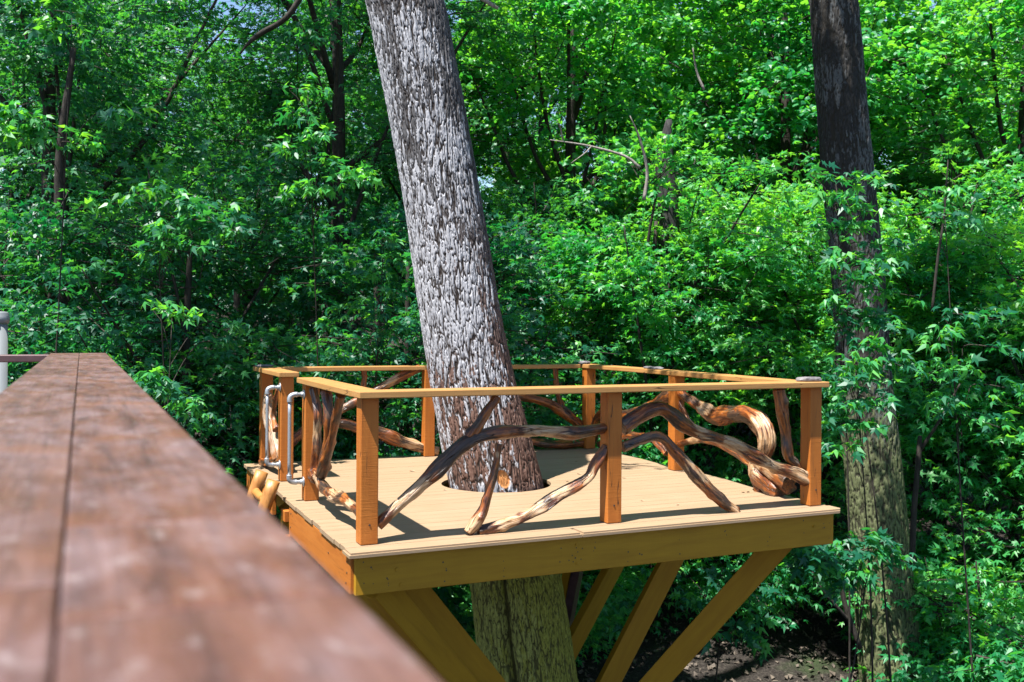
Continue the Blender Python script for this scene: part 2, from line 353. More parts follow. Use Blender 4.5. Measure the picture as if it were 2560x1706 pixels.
def bark_trunk(name, cl, mat, parent, na, dz, cellw, aspect, depth, lichen_shade, moss, seed, scar=None, cleft=None, sharp=.28, lump=.07):
    """cl: list of (z,x,y,r), ascending; a closed bark tube with plates as real relief"""
    cl = np.array(cl); z = np.arange(cl[0, 0], cl[-1, 0], dz)
    X, Y, R = (np.interp(z, cl[:, 0], cl[:, k]) for k in (1, 2, 3))
    k = np.ones(61) / 61
    def sm(a): return np.convolve(np.pad(a, 30, mode='edge'), k, 'valid') if len(a) > 61 else a
    X, Y, R = sm(X), sm(Y), sm(R)
    a = np.arange(na) / na * 2 * np.pi; A, Z = np.meshgrid(a, z)
    Rm = cl[:, 3].mean(); px = int(2 * np.pi * Rm / cellw); ax = A / (2 * np.pi) * px; ay = (Z - z[0]) / (cellw * aspect)
    wx = vnoise(ax * .5 if px % 2 == 0 else ax, ay * 1.3, px // 2 if px % 2 == 0 else px, seed + 1) - .5
    w2 = vnoise(ax * 2, ay * 4, px * 2, seed + 2, 1024) - .5
    wl = vnoise(A / (2 * np.pi) * 8, Z * 1.6, 8, seed + 6) - .5
    e, rid = voronoi(ax + wx * .9 + w2 * .5 + wl * 2, ay + w2 * .35 + wx * .5, px, seed + 3)
    pl2 = max(4, px // 3)
    eL, ridL = voronoi(A / (2 * np.pi) * pl2 + wx * .5 + wl * 1.2, (Z - z[0]) / (cellw * 3 * aspect * 1.1) + wx * .4, pl2, seed + 8)
    e2, rid2 = voronoi(ax * 2 + w2 * .6, ay * 2.6 + wx, px * 2, seed + 4, 1024)
    furrow = np.clip(eL / .16, 0, 1) ** .6
    plate = np.clip((e - .02) / sharp, 0, 1) ** .5 * (.15 + .85 * furrow)
    fine = vnoise(ax * 5, ay * 7, px * 5, seed + 5, 2048)
    chip = (rid2 > .62) * np.clip(e2 / .10, 0, 1)
    hgt = plate * (.6 + .25 * rid + .35 * ridL) + .22 * chip * plate + .16 * fine
    big = vnoise(A / (2 * np.pi) * 9, Z * 2.4, 9, seed + 12) - .5; mid_ = vnoise(A / (2 * np.pi) * 28, Z * 7, 28, seed + 13) - .5
    LI = lichen_shade(A, Z) + .10 * np.clip((7.6 - Z), 0, 1) - (.26 * np.clip((DK + 1.5 - Z) / 1.1, 0, 1) if 'lean' in parent.name else 0) + .30 * (rid2 - .5) + .25 * (rid - .5) + .85 * big + .35 * mid_ + .2 * (ridL - .5); MO = moss(A, Z)
    low = vnoise(A / (2 * np.pi) * 6, Z * 1.2, 6, seed + 9) - .5
    off = depth * (hgt - .6) + R[:, None] * lump * low
    SC = np.zeros(A.shape)
    if scar:
        sa, sz, wa, wz = scar; q = ((A - sa) / wa) ** 2 + ((Z - sz) / wz) ** 2; SC = np.clip((1.15 - q) * 6, 0, 1); off = off * (1 - SC) - .02 * SC
    if cleft:
        ca, zt = cleft; q = np.abs(np.angle(np.exp(1j * (A - ca - .05 * np.sin(Z * 2.2))))); m = np.clip((zt - Z) * 3, 0, 1)
        off -= m * .09 * np.exp(-(q / .10) ** 2) - m * .02; plate = plate * (1 - m * np.exp(-(q / .035) ** 2))
    RR = R[:, None] + off
    V = np.stack([X[:, None] + RR * np.cos(A), Y[:, None] + RR * np.sin(A), Z], -1).reshape(-1, 3)
    i = np.arange(len(z) - 1)[:, None] * na; j = np.arange(na)[None]; j2 = (j + 1) % na
    Fq = np.stack([i + j, i + j2, i + na + j2, i + na + j], -1).reshape(-1, 4)
    me = npmesh(name, V, Fq, True, dict(plate=plate.ravel(), cell=rid.ravel(), lichen_shade=LI.ravel(), moss=MO.ravel(), scar=SC.ravel()))
    me.transform(Matrix.Translation(-parent.location))
    o = link(name, me, mat, parent); o.matrix_basis = Matrix.Identity(4); return o

# ------------------------------------------------------------------ the ground
def gz(x, y):
    """ground height: a gully below the deck, the bank rising behind it"""
    y = np.asarray(y, float); x = np.asarray(x, float)
    h = np.interp(y, [-40, 4, 8, 11, 14, 22, 34, 60, 120, 300], [.6, .1, 0, .25, .55, 1.6, 4.5, 9, 12, 14])
    return h + .12 * np.sin(x * .9 + 1) * np.sin(y * .7) + .05 * np.sin(x * 2.7) * np.sin(y * 2.1 + 2)
g1 = np.concatenate([np.linspace(-300, -20, 15)[:-1], np.linspace(-20, 20, 161), np.linspace(20, 300, 15)[1:]])
g2 = np.concatenate([np.linspace(-60, -10, 6)[:-1], np.linspace(-10, 40, 201), np.linspace(40, 300, 15)[1:]])
GX, GY = np.meshgrid(g1, g2)
GZ = gz(GX, GY) + np.random.default_rng(3).normal(0, .012, GX.shape)
i = np.arange(len(g2) - 1)[:, None] * len(g1); j = np.arange(len(g1) - 1)[None]
me = npmesh('ground', np.stack([GX, GY, GZ], -1).reshape(-1, 3), np.stack([i + j, i + j + 1, i + j + 1 + len(g1), i + j + len(g1)], -1).reshape(-1, 4), True)
tag(link('ground', me, M['ground']), kind='structure')
# scattered chips and dead leaves on the soil (uncountable)
n = 9000; x = rng.uniform(-3, 9, n); y = rng.uniform(9, 20, n); z = gz(x, y) + .02
s = rng.uniform(.010, .045, n); an = rng.uniform(0, 6.28, n); V = []
for k, (cx, cy) in enumerate(((-1, -.5), (1, -.6), (.8, .5), (-.9, .6))):
    dx, dy = cx * s, cy * s; V.append(np.stack([x + dx * np.cos(an) - dy * np.sin(an), y + dx * np.sin(an) + dy * np.cos(an), z + rng.uniform(-.02, .05, n)], -1))
V = np.stack(V, 1).reshape(-1, 3)
tag(link('leaf_litter', npmesh('leaf_litter', V, np.arange(n * 4).reshape(-1, 4)), M['pebble']), 'dry leaves and wood chips scattered over the dark soil', 'litter', kind='stuff')

# ------------------------------------------------------------------ tree deck
deck = empty('tree_deck', L(2, 2.1, DK - .3), 'tan painted square wooden deck with branch railings built around the leaning trunk', 'deck')
SC_, TC_ = None, None
hc = Vector((-.13, 8.80, 0)) - A0; HS, HT, HR = hc.dot(US), hc.dot(NT), .50
def hole_h(t):
    q = HR * HR * (1 + .02 * math.sin(9 * t)) - (t - HT) ** 2
    return math.sqrt(q) if q > 0 else 0
def sright(t): return float(np.interp(t, [0, 1.0, 1.7, 2.4, 4.25], [3.955, 3.97, 4.04, 4.02, 4.09]))
bw = .1385; nb = 31; zt, zb = DK, DK - .030
for k in range(1, nb):
    t0, t1 = .0008 + k * bw, (k + 1) * bw - .0008 - (.0 if k < nb - 1 else .02)
    jit = random.uniform(-.006, .006); dz = random.uniform(-.0005, .0005); sl = -.0 + random.uniform(-.008, .008)
    samples = [t0 + (t1 - t0) * q / 10 for q in range(11)]; hs = [hole_h(t) for t in samples]
    sr0, sr1 = sright(t0), sright(t1)
    if max(hs) == 0: prism('deck_board', [(sl, t0), (sr0 + jit, t0), (sr1 + jit, t1), (sl, t1)], zb + dz, zt + dz, M['deck'], deck)
    else:
        prism('deck_board', [(sl, t0)] + [(HS - max(h, .0012), t) for t, h in zip(samples, hs)] + [(sl, t1)], zb + dz, zt + dz, M['deck'], deck)
        prism('deck_board', [(HS + max(h, .0012), t) for t, h in zip(samples, hs)][::-1] + [(sr0 + jit, t0), (sr1 + jit, t1)], zb + dz, zt + dz, M['deck'], deck)
# front nosing: two lengths with a butt joint
o = prism('nosing_board', [(-.02, -.042), (1.62, -.042), (1.62, bw - .004), (-.02, bw - .004)], zb + .001, zt + .002, M['deck'], deck, .012)
prism('nosing_board', [(1.626, -.042), (3.925, -.042), (3.975, .01), (3.975, bw - .004), (1.626, bw - .004)], zb + .001, zt + .002, M['deck'], deck, .012)
# fascia boards and frame
FT = DK - .034; FH = .243
beam('fascia_board', L(.03, .022, FT - FH / 2), L(3.90, .022, FT - FH / 2), .040, FH, M['beam'], deck)
beam('fascia_board', L(.028, .045, FT - FH / 2), L(.028, 1.98, FT - FH / 2), .040, FH, M['post'], deck)
beam('fascia_board', L(.05, 2.86, FT - FH / 2), L(.05, 4.28, FT - FH / 2), .040, FH, M['post'], deck)
beam('fascia_board', L(.24, 2.0, FT - FH / 2 - .02), L(.24, 2.84, FT - FH / 2 - .02), .040, .20, M['post'], deck)
beam('fascia_board', L(3.92, .045, FT - FH / 2), L(3.98, 4.22, FT - FH / 2), .040, FH, M['beam'], deck)
beam('fascia_board', L(.08, 4.26, FT - FH / 2), L(3.96, 4.20, FT - FH / 2), .040, FH, M['beam'], deck)
beam('frame_ledge', L(-.02, 2.00, FT - FH - .03), L(.40, 2.00, FT - FH - .03), .09, .04, M['post'], deck)
beam('frame_ledge', L(.02, 2.0, FT - .10), L(.02, 2.14, FT - .10), .09, .09, M['post'], deck)
for k in range(9):
    s_ = .45 + k * .41
    if abs(s_ - HS) < .55:
        beam('joist', L(s_, .05, FT - .11), L(s_, HT - .62, FT - .11), .038, .19, M['beam'], deck)
        beam('joist', L(s_, HT + .62, FT - .11), L(s_, 4.2, FT - .11), .038, .19, M['beam'], deck)
    else: beam('joist', L(s_, .05, FT - .11), L(s_, 4.2, FT - .11), .038, .19, M['beam'], deck)
for t_ in (HT - .60, HT + .60): beam('support_beam', L(.10, t_, FT - .30), L(3.85, t_, FT - .30), .085, .18, M['beam'], deck)
# screw heads on the front fascia
scr = bmesh.new()
def dot(s, z, r=.006):
    c = L(s, .0015, 0); R = Matrix((US, Vector((0, 0, 1)), -NT)).transposed().to_4x4()
    bmesh.ops.create_circle(scr, cap_ends=True, radius=r, segments=8, matrix=Matrix.Translation((c.x, c.y, z)) @ R)
rs = random.Random(4)
for s_ in (.09, .14, .24, .62, .63, 1.05, 1.74, 2.02, 2.12, 2.45, 2.86, 3.26, 3.60, 3.80, 3.86):
    for q in range(rs.choice((2, 3, 4))): dot(s_ + rs.uniform(-.01, .01), FT - .03 - rs.uniform(0, .19), rs.uniform(.003, .0065))
for q in range(12): dot(1.55 + rs.uniform(-.09, .11), FT - .04 - rs.uniform(0, .13), .005)
me = bpy.data.meshes.new('screw_heads'); scr.to_mesh(me); scr.free()
tag(link('screw_heads', me, M['screw'], deck), kind='stuff')

def bolt(c, ax, r=.013, h=.009, n=6):
    bm = bmesh.new(); bmesh.ops.create_cone(bm, cap_ends=True, segments=n, radius1=r, radius2=r * .9, depth=h)
    me = bpy.data.meshes.new('bolt'); bm.to_mesh(me); bm.free()
    link('bolt', me, M['beam'] if r > .012 else M['screw'], deck, Matrix.Translation(c) @ ax.to_track_quat('Z', 'Y').to_matrix().to_4x4())
for s_, z_ in ((1.60, .055), (1.605, .185), (.30, .10), (.33, .20), (3.70, .09)): bolt(L(s_, -.001, FT - z_), -NT)
for s_, t_ in ((.165, .158), (1.99, .158), (3.85, .148)): bolt(L(s_, t_, DK + .13), -NT, .007, .004, 10)
for t_, z_ in ((.12, .05), (.12, .12), (.14, .19), (.62, .10), (1.90, .06), (1.91, .17)): bolt(L(.006, t_, FT - z_), -US, .007, .004, 8)
# posts
PW = .118
def post(s, t, name='post', w=PW, top=RT - .046):
    o = beam(name, L(s + w / 2, t + w / 2, DK + .003), L(s + w / 2, t + w / 2, top), w, w, M['post'], deck, up=NT, bev=.006, segs=2)
    return o
for s, t in ((.105, .16), (1.935, .16), (3.79, .15), (.115, 1.89), (.125, 2.97), (.145, 4.12), (3.865, 2.19), (3.89, 4.06), (1.90, 4.10)): post(s, t)
# rails (boards laid flat), thickness .045
rz = RT - .0225
def rail(a, b, w, dz=0, th=.045): return beam('top_rail', a + Vector((0, 0, rz + dz)), b + Vector((0, 0, rz + dz)), w, th, M['post2'], deck, bev=.006, segs=2)
M['post2'] = paint('top rail paint', (.36, .185, .06), (.30, .145, .04), (.40, .215, .08), .5, .5, True)
rail(L(.072, .188), L(3.93, .188), .20)
rail(L(.165, .291), L(.165, 2.03), .185, -.002)
rail(L(.19, 2.93), L(.19, 4.36), .185, 0)
rail(L(.286, 4.20), L(3.83, 4.20), .19, -.004)
rail(L(3.97, 4.32), L(3.985, 2.83), .19, -.005)
rail(L(3.985, 2.824), L(3.845, .291), .19, -.004)

# natural branches between the posts
BARE_LIT = {1: [(1000, 1262, 45), (1040, 1225, 40), (1375, 1068, 45), (1325, 1070, 35)], 5: [(1750, 1072, 28), (1835, 1102, 40), (1925, 1148, 45), (1998, 1178, 40)],  # barkless patches set on sunlit stretches; cream colour carries the sunlight too
        7: [(1722, 1160, 20), (1750, 1190, 22), (1832, 1272, 18)], 3: [(1182, 1322, 26), (1240, 1140, 10)], 8: [(1770, 1022, 32), (1905, 1065, 30), (1918, 1105, 36), (1900, 1175, 28)],
        9: [(1905, 1165, 26), (1935, 1185, 24)], 16: [(1040, 1100, 42), (1075, 1115, 30)], 24: [(800, 1205, 24), (840, 1236, 36), (880, 1262, 30)], 21: [(795, 1080, 26)], 12: [(1740, 1100, 30)], 15: [(975, 955, 20), (840, 1028, 20)], 6: [(1985, 1150, 12)], 4: [(1262, 1306, 40), (1335, 1276, 36), (1400, 1235, 30), (1465, 1196, 20)]}
def branch(plane, pts, seed, rough=.10, name='branch_baluster', lab=None, flat=0.):
    P_, n_, off = plane; out, rr = [], []
    for (u, v, r) in pts:
        p = onplane(u, v, P_, n_); out.append(tuple(p)); rr.append(r * .95 / F * p.y)
    me = join_tubes(name, [dict(pts=out, rad=rr, sides=26, sub=10, rough=rough * 1.25, seed=seed, knots=6)])
    co = np.empty(len(me.vertices) * 3, dtype=np.float32); me.vertices.foreach_get('co', co); co = co.reshape(-1, 3); bv = np.zeros(len(co), dtype=np.float32)
    for (u, v, rp) in BARE_LIT.get(seed, []):
        q = np.array(onplane(u, v, P_, n_) - n_ * .03 + Vector((0, 0, .012))); w = rp / F * q[1]; bv = np.maximum(bv, .92 * np.exp(-(np.linalg.norm((co - q), axis=1) / w) ** 2 * .7))
    me.attributes.new('bare', 'FLOAT', 'POINT').data.foreach_set('value', bv)
    c = Vector(out[0]); me.transform(Matrix.Translation(-c))
    o = link(name, me, M['bleached' if seed in (25,) else 'branch'], deck, Matrix.Translation(c))
    if lab: o['label'] = lab
    return o
PF = (L(0, .215), NT, 0); PF2 = (L(0, .20), NT, 0)
PL = (L(.165, 0), US, 0); PR = (L(3.93, 2.1), (US + NT * -.04).normalized(), 0); PK = (L(0, 4.17), NT, 0)
branch(PF, [(944, 1314, 13), (975, 1284, 15), (1008, 1252, 16), (1078, 1189, 19), (1131, 1136, 20), (1176, 1103, 20), (1218, 1088, 18), (1271, 1080, 16), (1341, 1077, 15), (1385, 1080, 17), (1432, 1082, 16), (1473, 1077, 15), (1519, 1070, 14)], 1)
branch(PF, [(1165, 1108, 9), (1180, 1086, 13), (1201, 1055, 12), (1218, 1027, 12), (1241, 990, 12)], 2)
branch(PF2, [(1247, 1110, 8), (1243, 1140, 8), (1236, 1178, 10), (1222, 1231, 12), (1208, 1276, 13), (1187, 1312, 14), (1170, 1334, 12)], 3)
branch(PF2, [(1196, 1330, 12), (1215, 1325, 13), (1253, 1312, 13), (1298, 1298, 14), (1346, 1272, 15), (1393, 1240, 15), (1441, 1215, 16), (1473, 1192, 15), (1486, 1167, 14), (1502, 1141, 12), (1515, 1114, 8)], 4)
branch(PF, [(1555, 1070, 19), (1594, 1043, 20), (1626, 1026, 20), (1652, 1022, 20), (1680, 1038, 19), (1706, 1060, 18), (1746, 1081, 14), (1793, 1095, 15), (1841, 1113, 17), (1881, 1138, 18), (1937, 1165, 16), (1985, 1181, 18), (2019, 1201, 15)], 5, .11)
branch(PF, [(2000, 1182, 8), (1988, 1160, 11), (1970, 1137, 14), (1964, 1087, 15), (1956, 1033, 15), (1946, 972, 14)], 6)
branch(PF2, [(1556, 1118, 12), (1601, 1100, 12), (1633, 1091, 13), (1658, 1098, 14), (1682, 1125, 15), (1714, 1161, 15), (1746, 1199, 15), (1777, 1231, 15), (1809, 1259, 14), (1843, 1281, 12)], 7)
# right hand railing: a gnarled root and thinner branches
branch(PR, [(1696, 978, 10), (1722, 997, 13), (1746, 1014, 16), (1784, 1042, 19), (1829, 1036, 22), (1873, 1038, 20), (1903, 1064, 21), (1915, 1097, 22), (1910, 1132, 20), (1893, 1162, 22), (1900, 1190, 23), (1930, 1215, 22), (1950, 1232, 18)], 8, .16)
branch(PR, [(1890, 1150, 14), (1915, 1172, 20), (1940, 1190, 24), (1975, 1213, 26)], 9, .15)
branch(PR, [(1884, 1165, 10), (1893, 1200, 11), (1903, 1234, 12)], 10, .18)
branch(PR, [(1694, 985, 5), (1703, 1015, 7), (1718, 1046, 7), (1735, 1075, 8)], 11)
branch(PR, [(1700, 1110, 8), (1725, 1103, 9), (1746, 1101, 9), (1790, 1108, 8), (1840, 1135, 9), (1888, 1170, 10)], 12)
branch(PR, [(1683, 990, 16), (1660, 998, 14), (1630, 1014, 14), (1591, 1032, 13), (1555, 1038, 13), (1520, 1030, 12), (1498, 1042, 12), (1488, 1066, 12), (1482, 1096, 12), (1472, 1121, 11)], 13)
branch(PR, [(1500, 1112, 8), (1530, 1098, 9), (1559, 1090, 9), (1591, 1088, 8), (1630, 1095, 9), (1655, 1118, 10), (1668, 1134, 10)], 14)
# far railing
branch(PK, [(1050, 920, 8), (1000, 943, 11), (951, 970, 12), (900, 1000, 12), (860, 1020, 12), (823, 1040, 13), (780, 1066, 14), (745, 1090, 14), (715, 1115, 12)], 15)
branch(PK, [(812, 1038, 10), (845, 1054, 13), (871, 1061, 14), (948, 1083, 16), (1014, 1108, 15), (1060, 1122, 13), (1094, 1129, 12)], 16)
branch(PK, [(909, 917, 7), (910, 950, 7), (908, 1000, 7)], 17)
branch(PK, [(1262, 984, 9), (1298, 990, 10), (1346, 1000, 11), (1390, 1017, 12), (1429, 1046, 12), (1458, 1070, 9)], 18)
branch(PK, [(1388, 917, 6), (1391, 955, 6), (1395, 985, 7), (1405, 1022, 8)], 19)
branch(PK, [(1310, 1098, 8), (1340, 1106, 10), (1378, 1112, 12), (1420, 1111, 12), (1462, 1108, 10)], 20, .15)
# left railing beside the handles
branch(PL, [(783, 972, 9), (794, 1030, 10), (792, 1080, 12), (791, 1130, 14), (789, 1175, 15), (795, 1195, 15)], 21, .14)
branch(PL, [(815, 978, 13), (822, 1040, 13), (818, 1100, 13), (812, 1140, 14), (803, 1185, 15)], 22, .14)
branch(PL, [(853, 988, 12), (841, 1045, 12), (832, 1090, 12), (818, 1140, 14), (806, 1185, 14)], 23, .12)
branch(PL, [(772, 1180, 8), (783, 1188, 14), (797, 1192, 17), (806, 1216, 15), (836, 1243, 14), (865, 1254, 13), (890, 1275, 13), (906, 1290, 12)], 24, .14)
branch(PL, [(670, 985, 9), (668, 1010, 13), (673, 1050, 14), (684, 1090, 15), (692, 1125, 13), (694, 1150, 10)], 25, .2)
branch(PL, [(694, 972, 5), (689, 1000, 6), (684, 1040, 7), (690, 1075, 9)], 26)
branch(PL, [(656, 1156, 8), (668, 1157, 10), (690, 1152, 9), (700, 1148, 8)], 27, .2)

# pipe grab handles
def handle(s, t, ztop, zbot):
    out = .115; s0 = s - .002; r = .017
    c = L(s0 - out, t, (ztop + zbot) / 2)
    me = join_tubes('grab_handle', [dict(pts=[tuple(L(s0 - out, t, ztop - .055) - c), tuple(L(s0 - out, t, (ztop + zbot) / 2) - c), tuple(L(s0 - out, t, zbot + .055) - c)], rad=[r * .86] * 3, sides=16, sub=3)])
    h = link('grab_handle', me, M['pipe'], deck, Matrix.Translation(c))
    for zz, sg in ((ztop, 1), (zbot, -1)):
        P = [L(s0 - out, t, zz - sg * .062), L(s0 - out, t, zz - sg * .03), L(s0 - out + .012, t, zz - sg * .010), L(s0 - out + .04, t, zz), L(s0 - out + .06, t, zz)]
        def sub(name, specs):
            m2 = join_tubes(name, specs); m2.transform(Matrix.Translation(-c))
            o = bpy.data.objects.new(name, m2); C.objects.link(o); m2.materials.append(M['pipe']); o.parent = h
        sub('elbow', [dict(pts=[tuple(p) for p in P], rad=[r * 1.28, r * 1.22, r * 1.22, r * 1.22, r * 1.3], sides=16, sub=5),
            dict(pts=[tuple(L(s0 - out + .058, t, zz)), tuple(L(s0 - out + .075, t, zz)), tuple(L(s0 - .004, t, zz))], rad=[r * .95] * 3, sides=14, sub=2)])
        sub('flange', [dict(pts=[tuple(L(s0 - .007, t, zz)), tuple(L(s0 - .004, t, zz)), tuple(L(s0, t, zz))], rad=[.036, .042, .042], sides=20, sub=1),
                       dict(pts=[tuple(L(s0 - .028, t, zz)), tuple(L(s0 - .015, t, zz)), tuple(L(s0 - .006, t, zz))], rad=[.021, .021, .026], sides=16, sub=1)])
handle(.125, 3.00, DK + .86, DK + .155)
handle(.115, 1.93, DK + .865, DK + .155)

# knee braces down to the trunk
def brace(p, q, w=.20, d=.085, mt='beam'):
    x = (q - p).normalized(); side = x.cross(Vector((0, 0, 1))).normalized()
    return beam('brace', p, q, d, w, M[mt], deck)
zb_ = FT - FH + .10
brace(at(943, 1461, 6.28), at(1398, 2000, 8.6))
brace(at(1003, 1436, 6.95), at(1462, 2000, 8.9))
brace(at(1978, 1325, 7.80), at(1365, 2010, 8.65))
brace(at(1756, 1248, 9.17), at(1365, 2010, 8.8))
brace(at(1655, 1190, 10.3), at(1398, 1672, 9.1))
brace(at(1495, 1170, 11.0), at(1392, 1690, 9.2), .16, mt='darkrail')
brace(at(1470, 1172, 11.0), at(1372, 1690, 9.25), .16)
brace(L(.25, 4.1, zb_), Vector((.0, 9.15, .9)))
brace(L(.2, 3.0, zb_), Vector((-.08, 8.95, .8)))

# log ladder
LB = L(-.08, 2.35, DK - 3.3)
lad = empty('log_ladder', LB, 'peeled log ladder leaning against the left edge of the deck below the pipe handles', 'ladder')
def logpart(name, P, R, seed):
    me = join_tubes(name, [dict(pts=[tuple(p - P[0]) for p in P], rad=R, sides=18, sub=6, rough=.05, seed=seed)])
    return link(name, me, M['log'], lad, Matrix.Translation(P[0]))
def lp(t, h): return L(-.10 - (DK + .13 - h) * .34, t, h)
for t_ in (2.10, 2.66):
    logpart('stringer', [lp(t_, DK + .15), lp(t_, DK - .5), lp(t_, DK - 1.8), lp(t_, DK - 3.55)], [.055, .055, .058, .062], int(t_ * 10))
for k in range(10):
    h = DK - .02 - k * .33; logpart('rung', [lp(2.13, h), lp(2.4, h - .005), lp(2.63, h)], [.036, .034, .036], 40 + k)

# stones laid on the corners of the rail
def stone(c, w, d, h, rot, seed, label):
    r_ = random.Random(seed); bm = bmesh.new(); n = 13
    ring = [(math.cos(k / n * 6.283) * w / 2 * r_.uniform(.78, 1.05), math.sin(k / n * 6.283) * d / 2 * r_.uniform(.78, 1.05)) for k in range(n)]
    lay = []
    for z, s in ((0, .88), (h * .3, 1), (h * .7, .97), (h, .82)):
        lay.append([bm.verts.new((x * s * r_.uniform(.96, 1.03), y * s * r_.uniform(.96, 1.03), z + (r_.uniform(-.1, .1) * h if z else 0))) for x, y in ring])
    for a, b in zip(lay, lay[1:]):
        for k in range(n): bm.faces.new((a[k], a[(k + 1) % n], b[(k + 1) % n], b[k]))
    bm.faces.new(lay[0][::-1]); tp = bm.verts.new((0, 0, h * 1.05))
    for k in range(n): bm.faces.new((lay[-1][k], lay[-1][(k + 1) % n], tp))
    me = bpy.data.meshes.new('flat_stone'); bm.to_mesh(me); bm.free()
    o = link('flat_stone', me, M['stone'], None, Matrix.Translation(c) @ Matrix.Rotation(rot, 4, 'Z'))
    return tag(o, label, 'stone', 'flat stones laid on the railing')
stone(L(3.82, .20, RT + .001), .26, .17, .035, TH, 1, 'grey flat stone on the front right corner of the rail, nearest and thickest')
stone(L(.19, 4.22, RT + .001), .20, .15, .022, TH, 2, 'pale thin stone on the far left corner of the railing')
stone(L(3.93, 4.19, RT - .002), .17, .14, .035, TH + .4, 3, 'dark stone stack on the rail above the far right corner post')
stone(L(3.98, 2.78, RT - .003), .16, .36, .022, TH, 4, 'long slate covering the joint between two boards of the right rail')

# dry leaves lying on the boards
for k, (u, v) in enumerate(((1030, 1179), (1112, 1226), (1166, 1215), (1206, 1282), (1340, 1288), (1448, 1186), (1475, 1186), (1605, 1253), (1694, 1263), (1858, 1232), (1870, 1231), (1418, 1204), (1560, 1196), (1442, 1155))):
    p = onplane(u, v, Vector((0, 0, DK)), Vector((0, 0, 1))); r_ = random.Random(k); bm = bmesh.new(); s = r_.uniform(.015, .03)
    pts = [(0, -1, .0), (.5, -.4, .25), (.6, .4, .1), (0, 1.1, .3), (-.5, .3, .3), (-.55, -.4, .1)]
    vs_ = [bm.verts.new((x * s, y * s, .003 + z * s)) for x, y, z in pts]; c = bm.verts.new((0, 0, .002))
    for q in range(6): bm.faces.new((c, vs_[q], vs_[(q + 1) % 6]))
    me = bpy.data.meshes.new('fallen_leaf'); bm.to_mesh(me); bm.free()
    tag(link('fallen_leaf', me, M['litter'], None, Matrix.Translation(p) @ Matrix.Rotation(r_.uniform(0, 6), 4, 'Z')), 'tiny curled dry leaf lying on the tan deck boards', 'leaf', 'dry leaves lying on the deck')

# ------------------------------------------------------------------ near railing (out of focus)
nr = empty('brown_railing', Vector((-1.0, 2.3, EYE - 1.2)), 'weathered brown handrail of two wide boards running into the blurred foreground', 'railing')
RH = .137; zr = EYE - RH
def on_top(u, v): return onplane(u, v, Vector((0, 0, zr)), Vector((0, 0, 1)))
pr, ps, pl = on_top(265, 883), on_top(198.5, 883), on_top(127.5, 883)
dr = (ps - on_top(131, 1661)).normalized()
nrm = Vector((dr.y, -dr.x, 0)); wr = (pr - ps).dot(nrm); wl = (ps - pl).dot(nrm)
def taper(o, cm, w, side):              # the boards are a little wider towards the near end
    for v in o.data.vertices:
        f = 1.12 - .0245 * (cm + v.co.x) * .913; yi = side * w / 2
        v.co.y = yi - (yi - v.co.y) * f
    return o
def strip(a, cuts, w, side):
    o_ = a.dot(dr)
    for c0, c1 in zip(cuts, cuts[1:]):
        m = ps + nrm * (side * (w / 2 + .0004)); m = m - dr * m.dot(dr)
        p, q = m + dr * (c0 + .0006), m + dr * (c1 - .0006)
        p.z = q.z = zr - .022 + random.uniform(-.0008, .0008)
        taper(beam('rail_board', p, q, w - .0006, .044, M['rail'], nr, bev=.0022, segs=2), (c0 + c1) / 2, w, side)
end = pr.dot(dr)
strip(ps, [-1.2, on_top(140, 1440).dot(dr) - .02, on_top(175, 1077).dot(dr), on_top(190, 913).dot(dr), end], wl, -1)
strip(ps, [-1.2, on_top(900, 1475).dot(dr), on_top(600, 1287).dot(dr), on_top(267, 957).dot(dr), end], wr, 1)
def npost(k, z0, z1, w=.09, name='post', mat='rail'):
    m = ps - dr * ps.dot(dr) + dr * k; beam(name, Vector((m.x, m.y, z0)), Vector((m.x, m.y, z1)), w, w, M[mat], nr, up=dr, bev=.004)
npost(end - .12, EYE - 1.5, zr - .046); npost(end - 2.6, EYE - 1.5, zr - .046)
mid = ps - dr * ps.dot(dr)
for zz in (.16, .42, .68): beam('lower_rail', mid + dr * -1.2 + Vector((0, 0, zr - zz - mid.z)), mid + dr * (end - .17) + Vector((0, 0, zr - zz - mid.z)), .035, .03, M['darkrail'], nr)
# the return along the far end, going left
e0 = ps - nrm * wl + dr * -.045; e0.z = zr - .024
lft = -nrm
beam('rail_board', e0 - nrm * .004, e0 + lft * 2.6, .085, .036, M['darkrail'], nr)
e1 = e0.copy(); e1.z = zr - .262
beam('lower_rail', e1 + nrm * .1, e1 + lft * 2.6, .04, .03, M['darkrail'], nr)
# floor the railing stands on
fl = empty('porch_floor', Vector((-1.6, 2.0, EYE - 1.5)), 'brown porch floor below the near handrail, hidden under it', 'porch')
for k in range(14):
    a = mid + nrm * (.18 - .14 * k); a.z = EYE - 1.52
    beam('floor_board', a + dr * -1.6, a + dr * (end + .05), .135, .03, M['rail'], fl)
for kk in (-.9, 1.8, end - .3):
    a = mid + dr * kk - nrm * .1; beam('support_post', Vector((a.x, a.y, float(gz(a.x, a.y)) - .1)), Vector((a.x, a.y, EYE - 1.54)), .14, .14, M['darkrail'], fl, up=dr)
